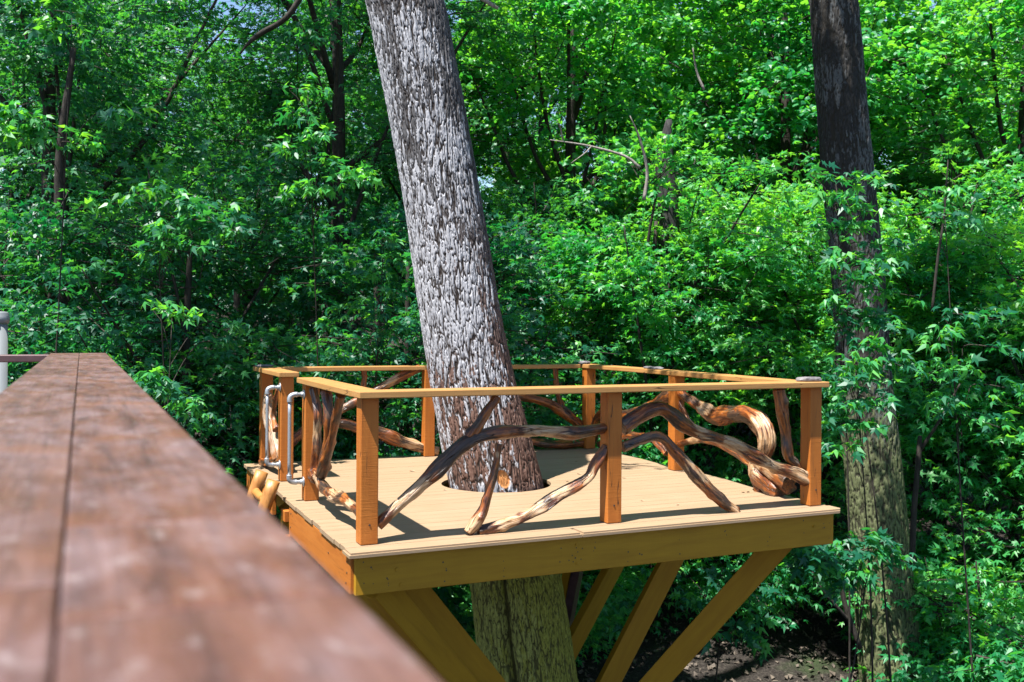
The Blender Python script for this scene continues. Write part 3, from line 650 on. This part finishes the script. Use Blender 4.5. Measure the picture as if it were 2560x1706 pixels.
# pale round post at the left margin
cp = at(0, 880, 6.2); cp.z = 0
gp = empty('metal_pole', Vector((cp.x, cp.y, EYE - 3)), 'pale grey capped metal pole standing at the left edge behind the handrail', 'pole')
def lathe(name, prof, c, mat, parent):
    me = bpy.data.meshes.new(name); bm = bmesh.new(); n = 28; rings = []
    for r, z in prof: rings.append([bm.verts.new((r * math.cos(k / n * 6.2832), r * math.sin(k / n * 6.2832), z)) for k in range(n)])
    for a, b in zip(rings, rings[1:]):
        for k in range(n): f = bm.faces.new((a[k], a[(k + 1) % n], b[(k + 1) % n], b[k])); f.smooth = True
    bm.faces.new(rings[-1]); bm.faces.new(rings[0][::-1]); bm.to_mesh(me); bm.free()
    return link(name, me, mat, parent, Matrix.Translation(c))
zt_ = at(0, 779, 6.2).z; gc = Vector((cp.x - .006, cp.y, 0))
lathe('shaft', [(.050, .1), (.050, zt_ - .08)], gc, M['white'], gp)
lathe('cap', [(.052, zt_ - .078), (.060, zt_ - .076), (.061, zt_ - .034), (.057, zt_ - .030), (.056, zt_ - .012), (.048, zt_ - .003), (.03, zt_)], gc, M['white'], gp)

# ------------------------------------------------------------------ leaning tree through the deck
Y0 = 8.80
def c_at(uc, v, w, y=Y0): p = at(uc, v, y); return (p.z, p.x, p.y, w / 2 / F * y)
cl = [(-.4, .42, Y0, .50), c_at(1358, 1960, 262), c_at(1325, 1706, 232), c_at(1289, 1440, 214), c_at(1262, 1300, 226), c_at(1240, 1205, 236), c_at(1208, 1060, 222), c_at(1178, 935, 212), c_at(1140, 720, 200), c_at(1107, 511, 192), c_at(1062, 250, 193), c_at(1013, 0, 196), (10.0, -1.7, Y0 + .1, .30), (13.5, -2.3, Y0 + .3, .22)]
oak = empty('leaning_tree', Vector((.42, Y0, 0)), 'tall leaning tree with pale plated bark growing up through the hole in the deck', 'tree')
zvis = 8.4
lich_shade = lambda A, Z: .52 + .16 * np.cos(A + 2.3) + np.where(Z < 6.2, .05, -.02) - .5 * np.clip(np.cos(A - .1), 0, 1) ** 2 - .25 * np.clip((4.6 - Z) / 1.5, 0, 1) * (A > 4.6) * (A < 5.6)  # lichen with light put in: paler on the sun side, darker on the right
mossf = lambda A, Z: np.clip((DK - .15 - Z) * 3, 0, 1) * .95 + .30 * np.clip(np.cos(A + .35), 0, 1) ** 3
low_cl = [c for c in cl if c[0] < zvis]
bark_trunk('trunk', low_cl + [(zvis, -1.13, Y0, .352)], M['bark'], oak, 420, .0082, .027, 6.5, .011, lich_shade, mossf, 11,
           scar=(4.93, DK + .10, .13, .075), cleft=(4.45, DK - .25), sharp=.24, lump=.045)
me = join_tubes('upper_trunk', [dict(pts=[(-1.12, Y0, zvis - .05), (-1.7, Y0 + .1, 10.5), (-2.3, Y0 + .3, 14)], rad=[.36, .30, .2], sides=16, sub=4, rough=.04, seed=5),
    dict(pts=[(-1.6, Y0, 9.8), (-.5, 9.6, 11.5), (1.2, 10.6, 13)], rad=[.18, .14, .07], sides=10, sub=5, rough=.05, seed=6),
    dict(pts=[(-1.9, Y0, 11.3), (-3, 9.8, 13), (-3.6, 11, 15)], rad=[.16, .12, .05], sides=10, sub=5, rough=.05, seed=7)])
link('upper_trunk', me, M['twig'], oak)

# ------------------------------------------------------------------ leaves
LEAF = np.array([(0, 0, 0), (.36, .06, -.10), (.17, .22, -.02), (.54, .52, -.16), (.16, .47, .01), (0, 1.02, -.14), (-.16, .47, .01), (-.54, .52, -.16), (-.17, .22, -.02), (-.36, .06, -.10), (0, .33, .05)])
LF = np.array([(10, k, (k + 1) % 10) for k in range(10)])
BROAD = np.array([(0, 0, 0), (.34, .12, -.04), (.50, .42, -.10), (.30, .60, -.05), (0, 1.0, -.12), (-.30, .60, -.05), (-.50, .42, -.10), (-.34, .12, -.04), (0, .4, .05)])
BF = np.array([(8, k, (k + 1) % 8) for k in range(8)])
def unit(a): return a / (np.linalg.norm(a, axis=-1, keepdims=True) + 1e-9)
def leaves(pos, d, nr_, size, shape=LEAF, faces=LF, r_=rng):
    x = unit(np.cross(d, nr_)); nn = unit(np.cross(x, d)); k = len(shape)
    V = pos[:, None] + size[:, None, None] * (shape[None, :, 0:1] * x[:, None] + shape[None, :, 1:2] * d[:, None] + shape[None, :, 2:3] * nn[:, None] * r_.uniform(.3, 2.2, (len(pos), 1, 1)))
    Fc = (np.arange(len(pos)) * k)[:, None, None] + faces[None]
    return V.reshape(-1, 3), Fc.reshape(-1, 3)
def spray_leaves(c, d, Ln, nl, r_, size):
    """leaves of many sprays at once: c,d (N,3); returns pos, dir, normal, size, tint-per-leaf"""
    N = len(c); s = r_.random((N, nl)); side = r_.choice([-1., 1.], (N, nl))
    h = unit(np.cross(d, np.array([0, 0, 1.]) + r_.normal(0, .15, (N, 3))))
    w = side * (.04 + .30 * r_.random((N, nl)) * (1.1 - s)) * Ln[:, None]
    up = unit(np.cross(h, d)) ; up *= np.sign(up[:, 2:3] + 1e-6)
    pos = c[:, None] + d[:, None] * (s * Ln[:, None])[..., None] + h[:, None] * w[..., None] + r_.normal(0, .045, (N, nl, 3))
    pos[..., 2] -= .16 * s * s * Ln[:, None]
    ld = unit(d[:, None] * .8 + h[:, None] * np.sign(w)[..., None] * .8 + r_.normal(0, .35, (N, nl, 3)) + np.array([0, 0, -.30]))
    nn = unit(up[:, None] * 1.0 + r_.normal(0, .56, (N, nl, 3)))
    sz = size * r_.uniform(.65, 1.2, (N, nl))
    tint = np.clip(r_.normal(.45, .2, (N, nl)) + r_.normal(0, .13, (N, 1)), 0, 1)
    return pos.reshape(-1, 3), ld.reshape(-1, 3), nn.reshape(-1, 3), sz.ravel(), tint.ravel()
def crown_mesh(name, rx, ry, rz, lobes, nspray, nl, size, seed, shape=LEAF, faces=LF, mat='leaf', twigs=True):
    r_ = np.random.default_rng(seed)
    lc = unit(r_.normal(0, 1, (lobes, 3))) * (r_.random((lobes, 1)) ** .4) * .80; lr = r_.uniform(.20, .40, lobes); lt = r_.normal(0, .14, lobes)
    li = r_.integers(0, lobes, nspray)
    c = lc[li] + unit(r_.normal(0, 1, (nspray, 3))) * (lr[li] * r_.random(nspray) ** .33)[:, None] * np.array([1, 1, .62])
    rad = unit(c * np.array([1, 1, .6])); R3 = np.array([rx, ry, rz]); c = c * R3
    d = unit(rad * np.array([1, 1, .35]) + r_.normal(0, .45, c.shape) * np.array([1, 1, .5]) + np.array([0, 0, .08]))
    Ln = r_.uniform(.35, .75, nspray)
    p, ld, nn, sz, ti = spray_leaves(c, d, Ln, nl, r_, size)
    ti = np.clip(ti + np.repeat(lt[li], nl), 0, 1)
    V, Fc = leaves(p, ld, nn, sz, shape, faces, r_); T = np.repeat(ti, len(shape))
    me = npmesh(name, V, Fc, False, dict(tint=T)); me.materials.append(M[mat])
    # twigs: thin three-sided rods along every second spray
    e = c[::2] - d[::2] * .35; f = c[::2] + d[::2] * (Ln[::2, None]) * .9; f[:, 2] -= .1
    return me, (e, f), lc * R3
def rods(E, Fp, r0, r1):
    d = unit(Fp - E); x = unit(np.cross(d, (.1, .2, .97))); y = np.cross(d, x); N = len(E); V = []
    for P_, r in ((E, r0), (Fp, r1)):
        for k in range(3): a = k * 2.094; V.append(P_ + (x * math.cos(a) + y * math.sin(a)) * r)
    V = np.stack(V, 1).reshape(-1, 3); b = (np.arange(N) * 6)[:, None, None]
    q = np.array([(0, 1, 4, 3), (1, 2, 5, 4), (2, 0, 3, 5)]); return V, (b + q[None]).reshape(-1, 4)
KINDS = {}
def kind(key, rx, ry, rz, cz, tr, *a, lean=(0, 0), **k):
    """a reusable tree: leaf mesh, branches mesh and trunk mesh, crown centre at height cz"""
    me, (E, Fp), lob = crown_mesh('crown', rx, ry, rz, *a, **k); me.transform(Matrix.Translation((lean[0], lean[1], cz)))
    r_ = random.Random(key); specs = []; off = np.array([lean[0], lean[1], cz])
    for q in lob[:14]:
        q = q + off; h0 = max(cz - rz * .9, q[2] - 1.2 - r_.random() * rz * .5); f0 = h0 / (cz + rz * .5)
        st = np.array([lean[0] * f0, lean[1] * f0, h0]); m = (st + q) / 2 + np.array([r_.uniform(-.2, .2), r_.uniform(-.2, .2), -.15])
        specs.append(dict(pts=[tuple(st), tuple(m), tuple(q), tuple(q + (q - m) * .5)], rad=[tr * .42, tr * .3, tr * .18, tr * .08], sides=6, sub=3, seed=r_.randint(0, 999)))
    lm = join_tubes('branches', specs); lm.materials.append(M['twig'])
    V, q4 = rods(E + off, Fp + off, .010, .004); tw = npmesh('twigs', V, q4); tw.materials.append(M['twig'])
    H = cz + rz * .5
    tm = join_tubes('trunk', [dict(pts=[(0, 0, -.4), (lean[0] * .3 + .05, lean[1] * .3, H * .33), (lean[0] * .66 - .05, lean[1] * .66 + .05, H * .66), (lean[0], lean[1], H)], rad=[tr * 1.25, tr, tr * .75, tr * .3], sides=12, sub=8, rough=.05, seed=r_.randint(0, 99))])
    tm.materials.append(M['twig'])
    KINDS[key] = (tm, lm, tw, me)
def tree(key, x, y, label, cat='tree', group=None, sc_=1., rot=None, zs=1., name='maple_tree', dz=0):
    z = float(gz(x, y)) + dz
    o = empty(name, Vector((x, y, z)), label, cat, group); o.rotation_euler.z = random.uniform(0, 6.28) if rot is None else rot
    o.scale = (sc_, sc_, sc_ * zs)
    for nm, me in zip(('trunk', 'branches', 'twigs', 'crown'), KINDS[key]):
        c = bpy.data.objects.new(nm, me); C.objects.link(c); c.parent = o
        if nm in ('twigs', 'crown'): c['kind'] = 'stuff'
    return o
#     key          rx   ry   rz   cz   trunk lobes sprays leaves size seed
kind('tall_a',    3.3, 3.3, 4.6, 8.2, .13, 30, 1250, 16, .128, 21)
kind('tall_b',    3.0, 3.2, 5.2, 9.0, .13, 30, 1250, 16, .128, 22, lean=(.5, .2))
kind('round_a',   2.6, 2.6, 2.9, 4.2, .08, 22, 850, 16, .120, 23)
kind('round_b',   2.4, 2.6, 2.6, 3.6, .07, 20, 780, 16, .120, 24, lean=(-.3, .2))
kind('bright_a',  3.2, 3.2, 4.4, 8.0, .13, 30, 1300, 16, .125, 25, shape=BROAD, faces=BF, mat='leaf2')
kind('bright_b',  2.6, 2.6, 2.8, 4.0, .08, 22, 850, 16, .120, 26, mat='leaf2')
kind('bush',      1.5, 1.5, 1.1, 1.1, .025, 12, 300, 15, .115, 27, mat='leaf2')
G_L = 'dark leafy trees of the left woodland'; G_R = 'bright leafy trees of the right woodland'; G_F = 'trees far back in the wood'; G_U = 'low maple bushes on the bank'
USED = {}
def where(x, y):
    u = 1280 + x / y * F
    for lim, w in ((60, 'at the left edge of the picture'), (330, 'behind the end of the near handrail'), (640, 'left of the deck'), (900, 'behind the left corner of the deck'), (1130, 'left of the leaning trunk'),
                   (1330, 'just behind the leaning trunk'), (1560, 'behind the far corner of the deck'), (1800, 'behind the right side rail'), (2060, 'behind the front right post'), (2300, 'behind the dark trunk'), (2430, 'right of the dark trunk'), (2580, 'near the right edge of the picture'), (9999, 'cut by the right edge of the picture')):
        if u < lim: return w
def many(key, lst, label, group, name='maple_tree', smin=.9, smax=1.15):
    for (x, y) in lst: tree(key, x, y, label + ' ' + where(x, y), 'tree', group, random.uniform(smin, smax), name=name, zs=random.uniform(.92, 1.1))
# nearest trees, each told apart
tree('round_a', -4.2, 12.6, 'dark green maple behind the end of the brown handrail', group=G_L, sc_=1.05, rot=.4)
tree('round_b', -1.4, 13.9, 'shaded maple between the left deck corner and the leaning trunk', group=G_L, sc_=1.1, rot=2.)
many('bright_b', [(6.4, 14.4), (9.4, 13.0), (8.7, 10.9), (3.1, 16.0), (11.8, 16.2)], 'broad leafy maple on the right bank', G_R)
many('bush', [(6.9, 11.7), (8.3, 12.3), (5.5, 11.4), (7.4, 10.4), (6.0, 13.0)], 'leafy bush of the thicket', G_U, name='maple_bush', smin=1., smax=1.3)
tree('tall_a', -6.9, 14.5, 'tall dark maple with a slim grey stem at the far left', group=G_L, sc_=1.0, rot=1.1)
tree('tall_b', -2.9, 16.6, 'tall maple whose dark crown fills the upper left middle', group=G_L, sc_=1.05, rot=4.)
tree('bright_b', 2.2, 14.8, 'bright maple right behind the back corner of the deck', group=G_R, sc_=1.12, rot=.2)
tree('bright_b', 5.1, 15.2, 'sunlit maple between the deck and the dark right trunk', group=G_R, sc_=1.05, rot=3.2)
tree('bright_b', 7.3, 12.6, 'leafy maple filling the right edge beside the dark trunk', group=G_R, sc_=1.0, rot=2.2)
tree('bright_a', 1.2, 19.0, 'tall bright tree directly right of the leaning trunk top', group=G_R, sc_=1.05, rot=1.)
tree('bright_a', 5.6, 20.0, 'tall vine covered tree left of the dark right trunk', group=G_R, sc_=1.1, rot=2.7)
tree('bright_a', 9.6, 18.0, 'tall bright tree at the upper right edge', group=G_R, sc_=1.05, rot=.7)
many('tall_a', [(-9.8, 19), (-5.6, 20.5), (-1.6, 21.8)], 'tall dark leafy tree of the second rank', G_L, name='woodland_tree')
many('round_b', [(-8.2, 17), (-5.0, 16.2), (-7.9, 12.2), (-3.5, 14.0)], 'dark rounded maple in the woodland understorey', G_L, smin=.85)
many('round_a', [(.6, 16.8), (4.0, 17.6), (8.2, 15.8), (10.2, 14.6)], 'rounded green maple in the understorey', G_R)
many('round_a', [(8.6, 20.5), (11.5, 19), (12.6, 22), (6.6, 23.5)], 'rounded tree on the slope', G_R)
many('bright_a', [(3.6, 25), (8.2, 24.5), (12.5, 23)], 'tall bright leafy tree of the rear rank', G_R, name='woodland_tree', smin=1.0, smax=1.2)
many('tall_b', [(-12, 27), (-5.5, 28), (1, 29), (7.5, 31), (15, 28)], 'tall tree far back in the wood', G_F, name='woodland_tree', smin=.95, smax=1.05)
many('tall_a', [(-15, 34), (-10, 35), (-5, 36), (0, 37), (5, 38), (10, 38), (15, 37), (20, 35), (-19, 30), (18, 29)], 'tall tree far back in the wood', G_F, name='woodland_tree', smin=.85, smax=1.0)
for (x, y) in [(.9, 13.2), (3.4, 14.6), (-1.5, 12.4), (-3.7, 12.6), (5.9, 12.2), (6.6, 10.8), (-.2, 14.6), (7.6, 12.2), (1.8, 15), (-5, 12.5), (-6.4, 11.8)]:
    tree('bush', x, y, ('low maple bush on the shady bank ' if y > 12.5 else 'near leafy bush on the bank ') + where(x, y), 'bush', G_U, random.uniform(.85, 1.25), name='maple_bush')

# the mass of leaves beyond the last trees
n = 60000; r_ = np.random.default_rng(77)
x = r_.uniform(-34, 36, n); y = r_.uniform(39, 52, n); zt2 = 5 + 2 * np.sin(x * .35) + 2.5 * np.sin(x * .9 + 1)
z = gz(x, y) + r_.random(n) ** .8 * zt2 + 0
V, Fc = leaves(np.stack([x, y, z], -1), unit(r_.normal(0, 1, (n, 3)) + np.array([0, -.3, -.3])), unit(r_.normal(0, .8, (n, 3)) + np.array([0, -.4, 1.])), r_.uniform(.25, .5, n), BROAD[[0, 2, 4, 6]], np.array([(0, 1, 2), (0, 2, 3)]), r_)
tag(link('far_woodland', npmesh('far_woodland', V, Fc, False, dict(tint=np.repeat(np.clip(r_.normal(.45, .2, n), 0, 1), 4))), M['leaf']), 'far off green woodland closing the view behind all the trees', 'woodland', kind='stuff')

# crown of the leaning tree, above the frame
me, _, _ = crown_mesh('crown', 3.2, 3.2, 2.6, 16, 380, 14, .15, 31); me.transform(Matrix.Translation((-5.6, 2.0, 14.2)))
c = bpy.data.objects.new('crown', me); C.objects.link(c); c.parent = oak; c['kind'] = 'stuff'

# a leafy low limb of the leaning tree, just above the frame; it dapples the back of the deck
for k, (px_, py_, pz_) in enumerate(((-.62, 7.85, 10.1), (-1.45, 9.1, 10.2))):
    me, _, _ = crown_mesh('crown', .62, .5, .28, 4, 13, 12, .13, 90 + k); me.transform(Matrix.Translation((px_ - .42, py_ - Y0, pz_)))
    c = bpy.data.objects.new('leafy_spray', me); C.objects.link(c); c.parent = oak; c['kind'] = 'stuff'
    lm = join_tubes('limb', [dict(pts=[(-1.16 - .42, 0, 8.6 + k * .6), ((px_ - 1.16) / 2 - .42, (py_ - Y0) * .5, 9.5), (px_ - .42, py_ - Y0, pz_)], rad=[.05, .035, .012], sides=8, sub=5, rough=.05, seed=k)])
    lm.materials.append(M['twig']); c = bpy.data.objects.new('limb', lm); C.objects.link(c); c.parent = oak

# ------------------------------------------------------------------ dark trunk on the right
YR = 11.5
r2 = [(-.3, 4.75, YR, .44), c_at(2232, 1706, 158, YR), c_at(2203, 1403, 141, YR), c_at(2184, 1175, 136, YR), c_at(2160, 957, 131, YR), c_at(2146, 696, 125, YR), c_at(2119, 435, 124, YR), c_at(2084, 0, 115, YR), (11.5, 3.5, YR, .25)]
rt = empty('dark_tree', Vector((4.75, YR, 0)), 'tall tree trunk, dark stained and darkened for canopy shade, standing right of the deck behind maple sprays', 'tree')
bark_trunk('trunk', r2, M['bark2'], rt, 150, .016, .035, 7, .012, lambda A, Z: .55 + .35 * np.sin(Z * 2.3 + 2 * np.sin(A * 2)) * .5 - .25 * (Z > 6.6), lambda A, Z: np.clip((6.0 - Z) / 3, 0, 1) * .75, 17, lump=.03)  # upper bark coloured darker as canopy shade, lower part lighter and greener
me, _, _ = crown_mesh('crown', 2.0, 1.9, 1.5, 14, 360, 14, .15, 32); me.transform(Matrix.Translation((2.5 - 4.75, -1.1, 12.3)))
c = bpy.data.objects.new('crown', me); C.objects.link(c); c.parent = rt; c['kind'] = 'stuff'

# ------------------------------------------------------------------ near maple sprays: every leaf of these is its own part
leaf_me = []
for k in range(4):
    r_ = np.random.default_rng(60 + k); V, Fc = leaves(np.zeros((1, 3)), np.array([[0, 1., 0]]), np.array([[0, 0, 1.]]), np.array([1.]), LEAF * np.array([1, 1, r_.uniform(.6, 1.8)]), LF, r_)
    m_ = npmesh('leaf', V, Fc, False, dict(tint=np.full(len(V), .25 + .14 * k))); m_.materials.append(M['leaf' if k < 2 else 'leaf2']); leaf_me.append(m_)
def sapling(base, sprays, label, seed, size=.15, nl=18, r0=.012, name='maple_sapling'):
    """sprays: list of (u, v, y, length) where each spray hangs; the stem rises from base and branches to them"""
    r_ = np.random.default_rng(seed); bz = float(gz(*base)); B = Vector((base[0], base[1], bz))
    o = empty(name, B, label, 'tree', 'maple saplings with leaf sprays you can tell apart')
    tips = [at(u, v, y) for u, v, y, l in sprays]; mx = max(tips, key=lambda p: p.z)
    top = Vector((mx.x, mx.y, mx.z - .1)); m1 = B.lerp(top, .5) + Vector((r_.uniform(-.1, .1), 0, 0))
    specs = [dict(pts=[tuple(B - B), tuple(m1 - B), tuple(top - B)], rad=[r0, r0 * .75, r0 * .3], sides=8, sub=8, rough=.04, seed=seed)]
    tm = join_tubes('stem', specs); tm.materials.append(M['twig']); s_ = bpy.data.objects.new('stem', tm); C.objects.link(s_); s_.parent = o
    def stem_at(z):
        f = max(.05, min(.97, (z - B.z) / (top.z - B.z)))
        return B.lerp(m1, f * 2) if f < .5 else m1.lerp(top, f * 2 - 1)
    cs, ds, ls = [], [], []
    tw = []
    for (u, v, y, l), p in zip(sprays, tips):
        q = stem_at(p.z - .45); hd = Vector((p.x - q.x, p.y - q.y, 0)); hd = hd.normalized() if hd.length > .05 else Vector((1, 0, 0))
        d = (hd + Vector((r_.uniform(-.3, .3), -.25, .05))).normalized()
        st = p - d * l * .5
        tw.append(dict(pts=[tuple(q - B), tuple((q.lerp(st, .5) + Vector((0, 0, .08))) - B), tuple(st - B), tuple(p + d * l * .45 - Vector((0, 0, .1)) - B)], rad=[r0 * .4, r0 * .28, .007, .003], sides=5, sub=4, seed=1))
        cs.append(tuple(st)); ds.append(tuple(d)); ls.append(l)
    bmsh = join_tubes('branches', tw); bmsh.materials.append(M['twig']); s_ = bpy.data.objects.new('branches', bmsh); C.objects.link(s_); s_.parent = o
    nl = max(4, min(36, 300 // len(sprays))); size *= .84
    p, ld, nn, sz, ti = spray_leaves(np.array(cs), np.array(ds), np.array(ls), nl, r_, size)
    x = unit(np.cross(ld, nn)); nz = unit(np.cross(x, ld)); Bn = np.array(B)
    for i in range(len(p)):
        lo = bpy.data.objects.new('leaf', leaf_me[int(ti[i] * 3.99)]); C.objects.link(lo); lo.parent = o
        Mx = np.eye(4); Mx[:3, 0] = x[i] * sz[i]; Mx[:3, 1] = ld[i] * sz[i]; Mx[:3, 2] = nz[i] * sz[i]; Mx[:3, 3] = p[i] - Bn
        lo.matrix_basis = Matrix(Mx.tolist())
    return o
sapling((-3.4, 10.4), [(390, 465, 9.6, .5), (440, 500, 9.5, .6), (500, 540, 9.4, .6), (560, 560, 9.5, .5), (420, 560, 9.5, .5), (480, 600, 9.4, .5), (280, 500, 9.6, .4), (530, 510, 9.6, .5), (390, 610, 9.6, .4)],
        'maple with a bright sunlit spray left of centre above the handrail', 71, .17, 22)
sapling((-2.3, 11.6), [(770, 215, 10.6, .45), (750, 280, 10.5, .5), (790, 330, 10.5, .6), (730, 360, 10.4, .5), (820, 400, 10.4, .5), (870, 440, 10.3, .6), (800, 460, 10.4, .5), (900, 430, 10.3, .4), (740, 470, 10.5, .5)],
        'slender maple whose sprays climb left of the leaning trunk', 72, .17, 22)
sapling((-1.9, 11.9), [(960, 590, 10.9, .4), (990, 640, 10.9, .45), (940, 680, 11, .45), (985, 720, 10.9, .45), (950, 770, 10.9, .45), (985, 820, 10.9, .4), (870, 760, 11.1, .5), (840, 800, 11, .45), (930, 850, 11.2, .4)],
        'pale leaved maple hanging close against the left of the leaning trunk', 73, .16, 22)
sapling((-4.9, 9.6), [(180, 20, 9.6, .5), (60, 290, 9.3, .5), (30, 330, 9.2, .5), (100, 320, 9.4, .4), (200, 350, 9.6, .4), (140, 60, 9.6, .4), (20, 270, 9.3, .4), (310, 280, 9.8, .4)],
        'maple with lit sprays at the left edge of the picture', 74, .17, 20)
sapling((-3.3, 9.2), [(430, 770, 9.2, .4), (380, 945, 8.3, .3), (405, 970, 8.3, .3), (490, 1035, 9.0, .35), (540, 850, 10.4, .45), (560, 800, 10.4, .45), (470, 1000, 8.9, .3)],
        'small maple sapling beside the handrail and the left deck corner', 75, .15, 20)
sapling((3.55, 9.4), [(2080, 950, 9.2, .45), (2130, 940, 9.2, .45), (2120, 1000, 9.1, .45), (2100, 1050, 9.1, .45), (2160, 1060, 9.1, .5), (2090, 1110, 9.0, .4), (2140, 900, 9.3, .4), (2180, 990, 9.2, .4), (2060, 1020, 9.3, .3)],
        'maple sapling with fresh green leaves just right of the front deck post', 76, .16, 24)
sapling((3.6, 10.2), [(2090, 430, 10.0, .5), (2150, 440, 9.9, .5), (2110, 500, 9.9, .5), (2070, 480, 10.0, .4), (2190, 520, 9.8, .5), (2120, 560, 9.9, .5), (2080, 560, 10.0, .5), (2200, 600, 9.9, .5), (2140, 650, 9.9, .5), (2170, 780, 9.8, .5), (2230, 720, 9.8, .5), (2120, 810, 9.9, .4)],
        'maple whose sprays cross in front of the dark trunk at mid height', 77, .16, 22)
sapling((4.0, 9.9), [(2100, 640, 9.7, .45), (2150, 690, 9.6, .45), (2110, 740, 9.7, .4), (2190, 660, 9.6, .4), (2160, 850, 9.6, .45), (2210, 800, 9.6, .45), (2130, 780, 9.7, .45), (2240, 900, 9.5, .45), (2190, 920, 9.6, .4)],
        'leafy maple half hiding the middle of the dark trunk above the rail height', 82, .16, 24)
sapling((4.9, 10.0), [(2350, 830, 9.6, .6), (2400, 900, 9.6, .6), (2440, 780, 9.7, .6), (2330, 920, 9.6, .5), (2500, 860, 9.6, .6), (2370, 990, 9.6, .5), (2520, 960, 9.6, .6), (2450, 1040, 9.6, .6), (2360, 470, 9.8, .5), (2380, 540, 9.8, .5)],
        'maple with a slim dark stem at the right side beyond the trunk', 78, .16, 22)
sapling((2.7, 8.9), [(2130, 1370, 8.9, .45), (2080, 1380, 8.8, .45), (2180, 1340, 8.9, .4), (2040, 1410, 8.8, .4), (2150, 1420, 8.8, .45), (2220, 1380, 8.9, .4), (2110, 1450, 8.8, .4), (2020, 1380, 8.9, .3)],
        'low maple sapling with bright leaves below the right corner of the deck', 79, .16, 24)
sapling((2.3, 11.2), [(1800, 1430, 10.6, .5), (1850, 1470, 10.5, .55), (1790, 1510, 10.5, .5), (1880, 1520, 10.4, .5), (1840, 1560, 10.4, .5), (1770, 1570, 10.4, .45), (1930, 1470, 10.5, .5), (1720, 1490, 10.6, .4), (1880, 1590, 10.4, .4), (1600, 1500, 10.9, .4), (1560, 1560, 10.9, .4), (1650, 1430, 10.8, .4)],
        'shaded maple with broad blue green leaves between the deck braces', 80, .17, 24)
sapling((-.9, 11.5), [(1070, 1500, 10.0, .45), (1110, 1540, 10.0, .45), (1130, 1490, 10.1, .45), (1150, 1560, 10.0, .35), (1090, 1460, 10.1, .4), (1460, 1500, 10.6, .4), (1420, 1450, 10.6, .4)],
        'shaded maple leaves hanging left of the trunk under the deck', 81, .17, 24)

# ------------------------------------------------------------------ dead wood and bare stems seen in the wood
def stick(name, P, R, mat, label, cat, seed=1):
    pts = [at(*p) for p in P[0]]; b = pts[0]
    specs = []
    for br, rr in zip(P, R):
        specs.append(dict(pts=[tuple(at(*p) - b) for p in br], rad=rr, sides=9, sub=5, rough=.06, seed=seed))
    me = join_tubes(name, specs)
    return tag(link(name, me, M[mat], None, Matrix.Translation(b)), label, cat)
stick('dead_branch', [[(1600, 420, 13), (1560, 390, 13), (1470, 365, 13), (1375, 350, 12.9)], [(1408, 356, 12.95), (1402, 325, 12.9), (1393, 300, 12.8)], [(1478, 367, 13), (1460, 385, 12.9), (1428, 408, 12.8)]],
      [[.022, .019, .015, .006], [.012, .010, .006], [.010, .008, .004]], 'paletwig', 'bleached bare forked branch right of the leaning trunk', 'branch')
stick('dead_branch', [[(1610, 500, 13.2), (1618, 430, 13.2), (1600, 350, 13.1), (1575, 290, 13)]], [[.026, .022, .016, .006]], 'paletwig', 'pale bare upright stick beside the broken stump', 'branch')
stick('dead_branch', [[(1760, 225, 13.2), (1742, 180, 13.2), (1732, 120, 13.1)]], [[.02, .015, .008]], 'paletwig', 'short pale bare stick high in the bright trees', 'branch')
stick('dead_branch', [[(1245, 22, 12), (1210, 0, 12), (1150, -40, 12)]], [[.02, .03, .035]], 'paletwig', 'pale broken branch tip at the top edge right of the trunk', 'branch')
stick('dead_branch', [[(760, -20, 11.5), (715, 45, 11.5), (650, 85, 11.6), (620, 110, 11.6), (600, 135, 11.6)]], [[.038, .033, .032, .02, .01]], 'twig', 'dark crooked branch entering from the top edge left of the trunk', 'branch')
stick('tree_snag', [[(1672, 640, 15), (1670, 480, 15), (1662, 400, 15), (1672, 300, 15)]], [[.17, .16, .15, .05]], 'snag', 'broken dead tree stump among the bright foliage', 'stump')
stick('bare_stem', [[(165, 1100, 12.2), (160, 800, 12.2), (155, 640, 12.2), (150, 400, 12.1), (185, 120, 12)], [(157, 640, 12.2), (175, 800, 12.2), (182, 900, 12.2)]], [[.09, .08, .075, .06, .03], [.04, .04, .04]], 'twig', 'dark upright stem behind the far end of the handrail', 'trunk')
stick('bare_stem', [[(2280, 1420, 10.6), (2285, 1280, 10.6), (2298, 1130, 10.6), (2300, 1090, 10.6)], [(2298, 1130, 10.6), (2350, 1050, 10.5), (2400, 960, 10.5)]], [[.035, .032, .03, .02], [.02, .016, .008]], 'twig', 'slim forked stem close to the right of the dark trunk', 'trunk')
stick('bare_stem', [[(2150, 1620, 10.2), (2110, 1500, 10.2), (2090, 1350, 10.2)], [(2130, 1560, 10.2), (2060, 1480, 10.1), (2030, 1430, 10.1)]], [[.03, .027, .015], [.02, .015, .01]], 'twig', 'thin leaning stem left of the foot of the dark trunk', 'trunk')
stick('bare_stem', [[(2330, 780, 11), (2345, 640, 11), (2360, 540, 11), (2370, 400, 11)]], [[.016, .015, .012, .006]], 'twig', 'thin dark stem between the dark trunk and the right edge', 'trunk')
